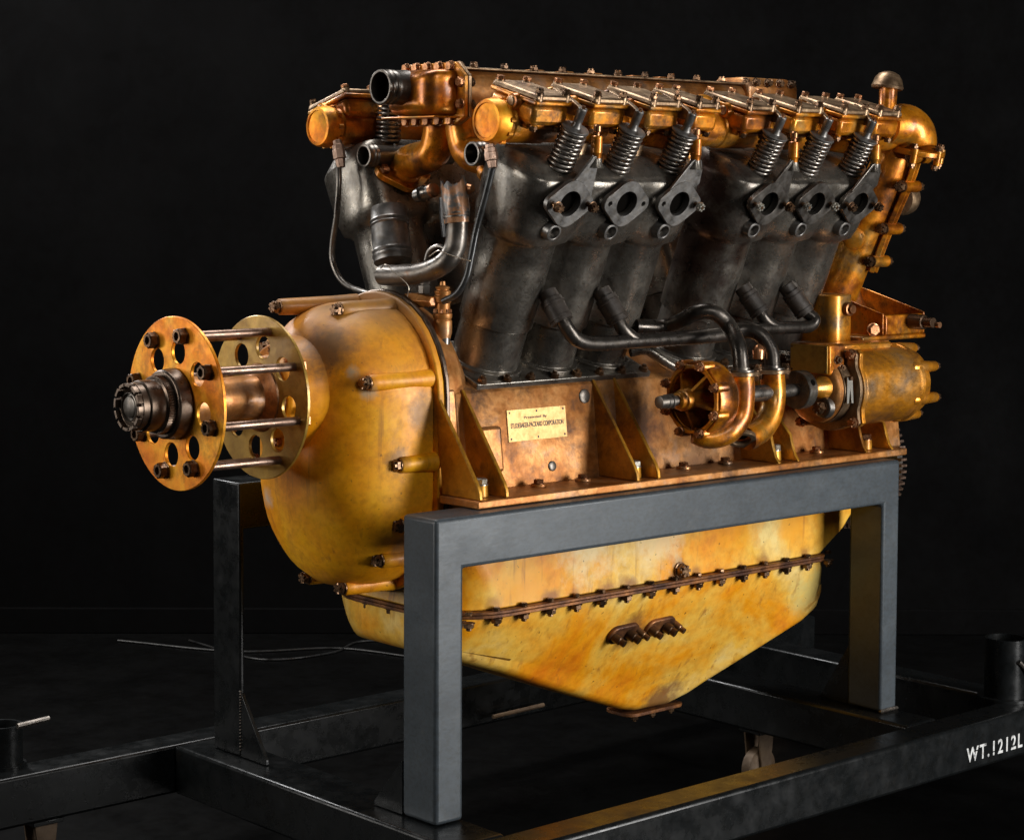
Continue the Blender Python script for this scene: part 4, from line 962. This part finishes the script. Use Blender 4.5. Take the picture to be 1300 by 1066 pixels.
for k in range(5):
    t = R_(90 + 36) + k * 2 * PI / 5; c, s_ = math.cos(t), math.sin(t)
    m = MB()
    for p in ((),): pass
    e = Vector((0, c, s_)); e2 = Vector((0, -s_, c)); C = Vector((0, AY, AZ))
    lo = [tuple(C + Vector((x, 0, 0)) + e * r_ - e2 * 0.004) for x, r_ in ((0.765, 0.026), (0.792, 0.076), (0.868, 0.066), (0.868, 0.026))]
    hi = [tuple(C + Vector((x, 0, 0)) + e * r_ + e2 * 0.004) for x, r_ in ((0.765, 0.026), (0.792, 0.076), (0.868, 0.066), (0.868, 0.026))]
    m.loft([lo, hi]); obj('web', m, BRASS, pm, 0.001)
oc = [(0.088 * math.cos(PI / 8 + PI / 4 * k), 0.088 * math.sin(PI / 8 + PI / 4 * k)) for k in range(8)]
me = plate2d('pump_rim', [[(a, b) for a, b in oc], circ(0, 0, 0.073, 32, True)], 0.008, BRASS, None, 0.0015)
o = bpy.data.objects.new('pump_rim', me); col.objects.link(o); o.parent = pm; place(o, (0.786, AY, AZ), (-1, 0, 0), 1, (0, 1, 0))
for k in range(8):
    t = PI / 8 + PI / 4 * k; y, z = AY + 0.085 * math.cos(t), AZ + 0.085 * math.sin(t)
    obj('lug', MB().lathe((0.780, y, z), (1, 0, 0), [(0, 0.0115), (0.002, 0.0125), (0.035, 0.013)], 16), BRASS, pm)
    bolt(pm, (0.7795, y, z), (-1, 0, 0), 0.0105, 'castlec')
# outlet elbows
e1 = spline([(0.906, -0.465, 0.260), (0.904, -0.470, 0.215), (0.894, -0.470, 0.163), (0.856, -0.465, 0.128), (0.812, -0.450, 0.115), (0.780, -0.430, 0.123)], 7)
obj('pump_elbow', MB().tube(e1, [0.031] * 20 + [0.031 - 0.0008 * i for i in range(len(e1) - 20)], 28), BRASS, pm, 0, 60)
e2_ = spline([(1.068, -0.420, 0.256), (1.074, -0.420, 0.201), (1.058, -0.425, 0.154), (1.018, -0.430, 0.119), (0.959, -0.435, 0.103)], 7)
obj('pump_elbow', MB().tube(e2_, 0.0305, 28), BRASS, pm, 0, 60)
for p, r_ in (((0.906, -0.465, 0.264), 0.036), ((1.067, -0.420, 0.258), 0.036)):
    p = Vector(p)
    me = plate2d('elbow_flange', [diamond(0.050, 0.036, 0.034), circ(0, 0, 0.018, 20, True)], 0.010, COVER, None, 0.0015)
    o = bpy.data.objects.new('elbow_flange', me); col.objects.link(o); o.parent = pm; place(o, p, (0, 0, 1), 1, (0.95, -0.3, 0))
    xd = Vector((0.95, -0.3, 0)).normalized()
    for k in (-1, 1):
        bolt(pm, p + xd * 0.038 * k + Vector((0, 0, 0.005)), (0, 0, 1), 0.0105, 'castle'); bolt(pm, p + xd * 0.038 * k - Vector((0, 0, 0.005)), (0, 0, -1), 0.0105, 'castle')
    obj('gasket', MB().lathe(p + Vector((0, 0, 0.0053)), (0, 0, 1), [(0, 0.031), (0.004, 0.031), (0.0045, 0.021), (0.010, 0.0205)], 28), PIPE, pm)
# open lower flange
fp = Vector((0.937, -0.440, 0.105)); fn = Vector((-0.35, -0.45, -0.82)).normalized()
me = plate2d('inlet_flange', [diamond(0.060, 0.036, 0.033), circ(0, 0, 0.023, 24, True), circ(-0.046, 0, 0.0055, 12, True), circ(0.046, 0, 0.0055, 12, True)], 0.011, COVER, None, 0.0015)
o = bpy.data.objects.new('inlet_flange', me); col.objects.link(o); o.parent = pm; place(o, fp, fn, 1, (1, 0.1, -0.3))
obj('inlet_bore', MB().lathe(fp - fn * 0.012, fn, [(0, 0.0228), (0.003, 0.0228)], 20), BORE_SHADE, pm)
obj('oil_cup', MB().lathe((1.040, -0.400, 0.289), (0, 0, 1), [(0, 0.014), (0.02, 0.016), (0.03, 0.012), (0.036, 0.004)], 20), BOLTC, pm)

# ---- coupling
cpz = obj('shaft_coupling', MB().lathe((1.155, AY, AZ), (1, 0, 0), [(0, 0.030), (0.0, 0.046), (0.002, 0.048), (0.030, 0.048), (0.032, 0.046), (0.032, 0.03)], 44), IRON, EN, 0, 30)
for t in (0.6, 2.7, 4.8): obj('pinch_hole', MB().lathe((1.171, AY + 0.0475 * math.cos(t), AZ + 0.0475 * math.sin(t)), (0, math.cos(t), math.sin(t)), [(0, 0.008), (0.001, 0.008)], 14), BORE_SHADE, cpz)  # black discs on the rim, hole shade painted as colour
obj('drive_shaft', MB().lathe((0.96, AY, AZ), (1, 0, 0), [(0, 0.020), (0.13, 0.020), (0.132, 0.016), (0.196, 0.016)], 24), PIPE, cpz)
obj('drive_shaft', MB().lathe((1.187, AY, AZ), (1, 0, 0), [(0, 0.013), (0.06, 0.013)], 20), BOLTC, cpz)

# ---- starter generator
GY, GZ = -0.385, 0.199
gb = obj('generator', MB().lathe((1.350, GY, GZ), (1, 0, 0), [(0, 0.104), (0.004, 0.106), (0.012, 0.106), (0.016, 0.101), (0.225, 0.101), (0.230, 0.104), (0.240, 0.104), (0.245, 0.099), (0.275, 0.092), (0.280, 0.084), (0.290, 0.080), (0.295, 0.072), (0.31, 0.066), (0.312, 0.05)], 56), GENM, EN, 0, 25)
gf = obj('generator_front', MB().lathe((1.262, GY, GZ), (1, 0, 0), [(-0.012, 0.030), (-0.006, 0.060), (0.000, 0.078), (0.004, 0.083), (0.008, 0.085), (0.070, 0.085)], 56), CASE, EN, 0, 25)
obj('cover_strap', MB().lathe((1.282, GY, GZ), (1, 0, 0), [(0, 0.0865), (0.001, 0.088), (0.030, 0.088), (0.031, 0.0865)], 56), COVER, gf)
fl_ = []
N = 56
for k in range(N):
    t = 2 * PI * k / N; r_ = 0.108
    for a in (0.72, 0.72 + PI / 2, 0.72 + PI, 0.72 + 1.5 * PI):
        d2 = (t - a + PI) % (2 * PI) - PI
        r_ = max(r_, 0.108 + 0.026 * math.exp(-(d2 / 0.16) ** 2))
    fl_.append((GY + r_ * math.cos(t), GZ + r_ * math.sin(t)))
obj('generator_flange', MB().prism(fl_, 1.318, 1.329, 'X'), COVER, gb, 0.002)
obj('generator_flange', MB().prism(fl_, 1.335, 1.349, 'X'), GENM, gb, 0.002)
obj('joint_ring', MB().lathe((1.3295, GY, GZ), (1, 0, 0), [(0, 0.103), (0.005, 0.103)], 48), IRON, gb)
for a in (0.72, 0.72 + PI / 2, 0.72 + PI, 0.72 + 1.5 * PI):
    y, z = GY + 0.121 * math.cos(a), GZ + 0.121 * math.sin(a)
    bolt(gb, (1.3175, y, z), (-1, 0, 0), 0.013, 'castlec')
obj('top_rib', MB().box(1.35, 1.54, GY - 0.03, GY + 0.05, GZ + 0.088, GZ + 0.112), GENM, gb, 0.006)
for a in (R_(150), R_(205), R_(255), R_(95)):
    c, s_ = math.cos(a), math.sin(a)
    y, z = GY + 0.088 * c, GZ + 0.088 * s_
    obj('through_bolt_boss', MB().lathe((1.560, y, z), (1, 0, 0), [(0, 0.014), (0.003, 0.016), (0.04, 0.017), (0.102, 0.013), (0.106, 0.010)], 20), GENM, gb)
    bolt(gb, (1.5595, y, z), (-1, 0, 0), 0.012, 'hex'); bolt(gb, (1.665, y, z), (1, 0, 0), 0.010, 'castle')
# front face furniture
obj('bearing_boss', MB().lathe((1.215, AY, AZ), (1, 0, 0), [(0, 0.013), (0.001, 0.019), (0.012, 0.020), (0.045, 0.034)], 28), BRASS, gf, 0.001)
b2 = obj('inspection_plug', MB().lathe((1.245, GY - 0.045, GZ - 0.040), (1, 0, 0), [(0.0, 0.014), (0.0, 0.024), (0.002, 0.027), (0.018, 0.029)], 28), PIPE, gf, 0.001)
bolt(gf, (1.2445, GY - 0.045, GZ - 0.040), (-1, 0, 0), 0.017, 'castle')
bxx = obj('terminal_box', MB().box(1.250, 1.312, AY - 0.028, AY + 0.100, GZ + 0.040, GZ + 0.118), BRASS, gf, 0.006)
obj('box_lid', MB().box(1.2465, 1.2495, AY - 0.024, AY + 0.096, GZ + 0.044, GZ + 0.114), DISC2, bxx, 0.001)
for y, z in ((-0.019, 0.050), (0.09, 0.050), (-0.019, 0.108), (0.09, 0.108)):
    obj('screw', MB().lathe((1.2462, AY + y, GZ + z), (-1, 0, 0), [(0, 0.003), (0.0015, 0.0025)], 8), BOLT, bxx)
bolt(bxx, (1.280, AY - 0.0285, GZ + 0.078), (0, -1, 0), 0.010, 'nut'); bolt(bxx, (1.298, AY - 0.0285, GZ + 0.058), (0, -1, 0), 0.008, 'nut')
obj('fork_clip', MB().prism([(1.287, GZ + 0.035), (1.307, GZ + 0.035), (1.312, GZ - 0.03), (1.305, GZ - 0.03), (1.299, GZ + 0.01), (1.294, GZ - 0.03), (1.287, GZ - 0.03)], GY - 0.0915, GY - 0.0885, 'Y'), ZINC, gf)
obj('fork_clip_stud', MB().lathe((1.297, GY - 0.088, GZ + 0.033), (0, -1, 0), [(0, 0.006), (0.01, 0.005)], 10), BOLT, gf)

# ---- magneto bracket tray behind the generator
TY0, TY1 = -0.30, -0.10
tr = obj('accessory_tray', MB().box(1.52, 1.79, -0.335, TY1, 0.305, 0.318), BRASS, EN, 0.004)
obj('tray_front', MB().box(1.61, 1.775, -0.3395, -0.327, 0.3185, 0.372), BRASS, tr, 0.004)
for x in (1.602, 1.776):
    obj('tray_side', MB().prism([(-0.336, 0.3185), (-0.336, 0.376), (-0.16, 0.425), (TY1, 0.44), (TY1, 0.3185)], x, x + 0.006, 'X'), BRASS, tr, 0.002)
obj('tray_back', MB().box(1.6085, 1.7755, TY1 - 0.006, TY1 - 0.0005, 0.3185, 0.438), BRASS, tr, 0.002)
obj('magneto_housing', MB().loft([rrect(1.425, 1.515, 0.10, 0.300, 0.03), rrect(1.425, 1.515, 0.10, 0.430, 0.03)]), BRASS, EN, 0.004).location += Vector((0, -0.215, 0))
mg = MB().lathe((1.478, -0.3155, 0.392), (0, -1, 0), [(0, 0.018), (0.012, 0.018), (0.014, 0.012), (0.022, 0.012)], 20); obj('plug_fitting', mg, BOLTC, EN, 0.001)
bolt(tr, (1.575, -0.325, 0.335), (-0.5, -1, 0), 0.016, 'hexc')
lv = obj('control_lever', MB().lathe((1.715, -0.340, 0.352), (0, -1, 0), [(0, 0.020), (0.045, 0.020), (0.047, 0.014), (0.075, 0.014)], 22), BOLT, tr, 0.001)
obj('lever_arm', MB().tube([(1.715, -0.40, 0.352), (1.733, -0.420, 0.346)], [0.006, 0.0045], 10), BOLTC, lv)
obj('lever_end', MB().lathe(Vector((1.729, -0.420, 0.346)) + Vector((0, 0.006, 0)), (0, -1, 0), [(0, 0.008), (0.012, 0.008)], 14), BOLTC, lv)

# ---- camshaft drive tower at the rear
TX = 1.70
tw_path = [(1.700, -0.300, 0.820), (1.690, -0.268, 0.736), (1.670, -0.196, 0.577), (1.650, -0.133, 0.421)]
rings = []
for (x, y, z), (rx, rn) in zip(spline(tw_path, 6), [(0.056 + 0.008 * i / 18, 0.050 + 0.010 * i / 18) for i in range(19)]):
    a = Vector((0, SA, -CA)); nn = Vector((0, -CA, -SA))
    rings.append([tuple(Vector((x, y, z)) + Vector((1, 0, 0)) * (rx * math.cos(t)) + nn * (rn * math.sin(t))) for t in [2 * PI * k / 28 for k in range(28)]])
tw = obj('camshaft_drive_tower', MB().loft(rings), BRASS, EN, 0, 60)
# split flange running down its edge, with clamping lugs
fpth = spline([(1.700, -0.368, 0.809), (1.700, -0.336, 0.726), (1.690, -0.278, 0.599), (1.680, -0.232, 0.482)], 8)
m = MB(); m.tube(fpth, 0.0105, 4); obj('split_flange', m, BRASS, tw, 0.002)
m = MB(); m.tube([p_ + Vector((0.016, 0, 0)) for p_ in fpth], 0.0095, 4); obj('split_flange', m, BRASS, tw, 0.002)
for f_ in (2, 9, 16, 22):
    p = fpth[f_]
    lg = obj('clamp_lug', MB().lathe(p + Vector((-0.024, -0.006, 0)), (1, 0, 0), [(0, 0.012), (0.002, 0.016), (0.064, 0.016), (0.066, 0.012)], 18), BRASS, tw)
    bolt(tw, p + Vector((0.042, -0.006, 0)), (1, 0, 0), 0.013, 'castle'); bolt(tw, p + Vector((-0.025, -0.006, 0)), (-1, 0, 0), 0.015, 'castle')
dome = []
cx_, R0 = 1.655, 0.062
for k in range(13):
    t = PI / 2 * k / 12
    dome.append(Vector((cx_ + R0 * math.sin(t), -0.335 - 0.012 * k / 12, 0.850 - 0.004 - R0 * (1 - math.cos(t)) + 0.028)))
dome = [Vector((1.61, -0.33, dome[0].z))] + dome + [Vector((cx_ + R0, -0.348, 0.808))]
obj('bevel_gear_dome', MB().tube(dome, [0.052] + [0.055 + 0.008 * math.sin(PI * k / 12) for k in range(13)] + [0.056], 32), BRASS, tw, 0, 60)
obj('dome_flange', MB().lathe((cx_ + R0, -0.349, 0.798), (0, -0.2, 1), [(0, 0.070), (0.002, 0.074), (0.014, 0.074), (0.017, 0.071)], 40), BRASS, tw, 0.001)
for k in range(6):
    p = ring((cx_ + R0, -0.349, 0.80), (0, -0.2, 1), 0.066, 6)[k]
    obj('lug', MB().lathe(p - Vector((0, 0, 0.02)), (0, -0.2, 1), [(0, 0.009), (0.038, 0.010)], 12), BRASS, tw)
    bolt(tw, p + Vector((0, -0.004, 0.018)), (0, -0.2, 1), 0.010, 'castle'); bolt(tw, p - Vector((0, -0.004, 0.020)), (0, 0.2, -1), 0.010, 'castle')
br0 = Vector((1.613, -0.330, 0.915)); 
br = obj('breather_pipe', MB().lathe(br0 - Vector((0, 0, 0.03)), (0.02, -0.03, 1), [(0, 0.027), (0.03, 0.025), (0.035, 0.023), (0.095, 0.024)], 28), BRASS, EN, 0, 60)
obj('breather_cap', MB().lathe(br0 + Vector((0, 0, 0.055)), (0.12, -0.05, 1), [(0.0, 0.024), (-0.003, 0.040), (0.003, 0.0425), (0.010, 0.040), (0.024, 0.036), (0.036, 0.027), (0.042, 0.015), (0.044, 0.004)], 36), COVER, br, 0, 40)
obj('rear_disc', MB().lathe((1.853, -0.200, 0.683), (1, 0.1, 0.1), [(-0.02, 0.045), (0, 0.05), (0.015, 0.048), (0.02, 0.03)], 32), COVER, tw)
obj('tower_boss', MB().lathe((1.577, -0.250, 0.572), (-0.9, -0.5, 0), [(-0.03, 0.03), (0, 0.026), (0.004, 0.016)], 24), BRASS, tw)
# rear of the engine: end case, ring gear and sprocket teeth
re = obj('rear_case', MB().loft([rrect(1.70, 1.86, 0.20, 0.02, 0.05), rrect(1.70, 1.86, 0.18, 0.30, 0.05), rrect(1.64, 1.80, 0.10, 0.46, 0.04)]), CASE, EN, 0.004, 40)
gm = MB()
gc = Vector((1.87, 0.0, -0.065)); GR = 0.185
gm.lathe(gc, (1, 0, 0), [(0, GR - 0.03), (0, GR), (0.022, GR), (0.022, GR - 0.03)], 96, False, False)
rg = obj('ring_gear', gm, PIPE, EN)
gt = MB()
for k in range(72):
    t = 2 * PI * k / 72; c, s_ = math.cos(t), math.sin(t); w0 = 0.0055
    P = []
    for x in (-0.001, 0.023):
        for r_, w1 in ((GR - 0.004, w0), (GR + 0.014, w0 * 0.55)):
            for sg in (-1, 1): P.append(gc + Vector((x, r_ * c - sg * w1 * s_, r_ * s_ + sg * w1 * c)))
    gt.add(P, [(0, 1, 3, 2), (4, 6, 7, 5), (0, 4, 5, 1), (2, 3, 7, 6), (0, 2, 6, 4), (1, 5, 7, 3)])
g_ = obj('gear_teeth', gt, ROD, rg)
obj('flywheel_web', MB().lathe(gc + Vector((0.004, 0, 0)), (1, 0, 0), [(0, GR - 0.03), (0.012, GR - 0.03)], 64), HUB, rg)
# diagonal oil pipe across the near pads, small nuts
obj('breather_tube', MB().tube(spline([(0.778, -0.220, 0.308), (0.817, -0.240, 0.311), (0.873, -0.260, 0.275), (0.936, -0.280, 0.254)], 6), 0.013, 16), IRON, EN, 0, 60)
obj('breather_tube', MB().tube(spline([(0.885, -0.200, 0.302), (0.932, -0.230, 0.278), (0.982, -0.250, 0.261)], 6), 0.010, 16), IRON, EN, 0, 60)
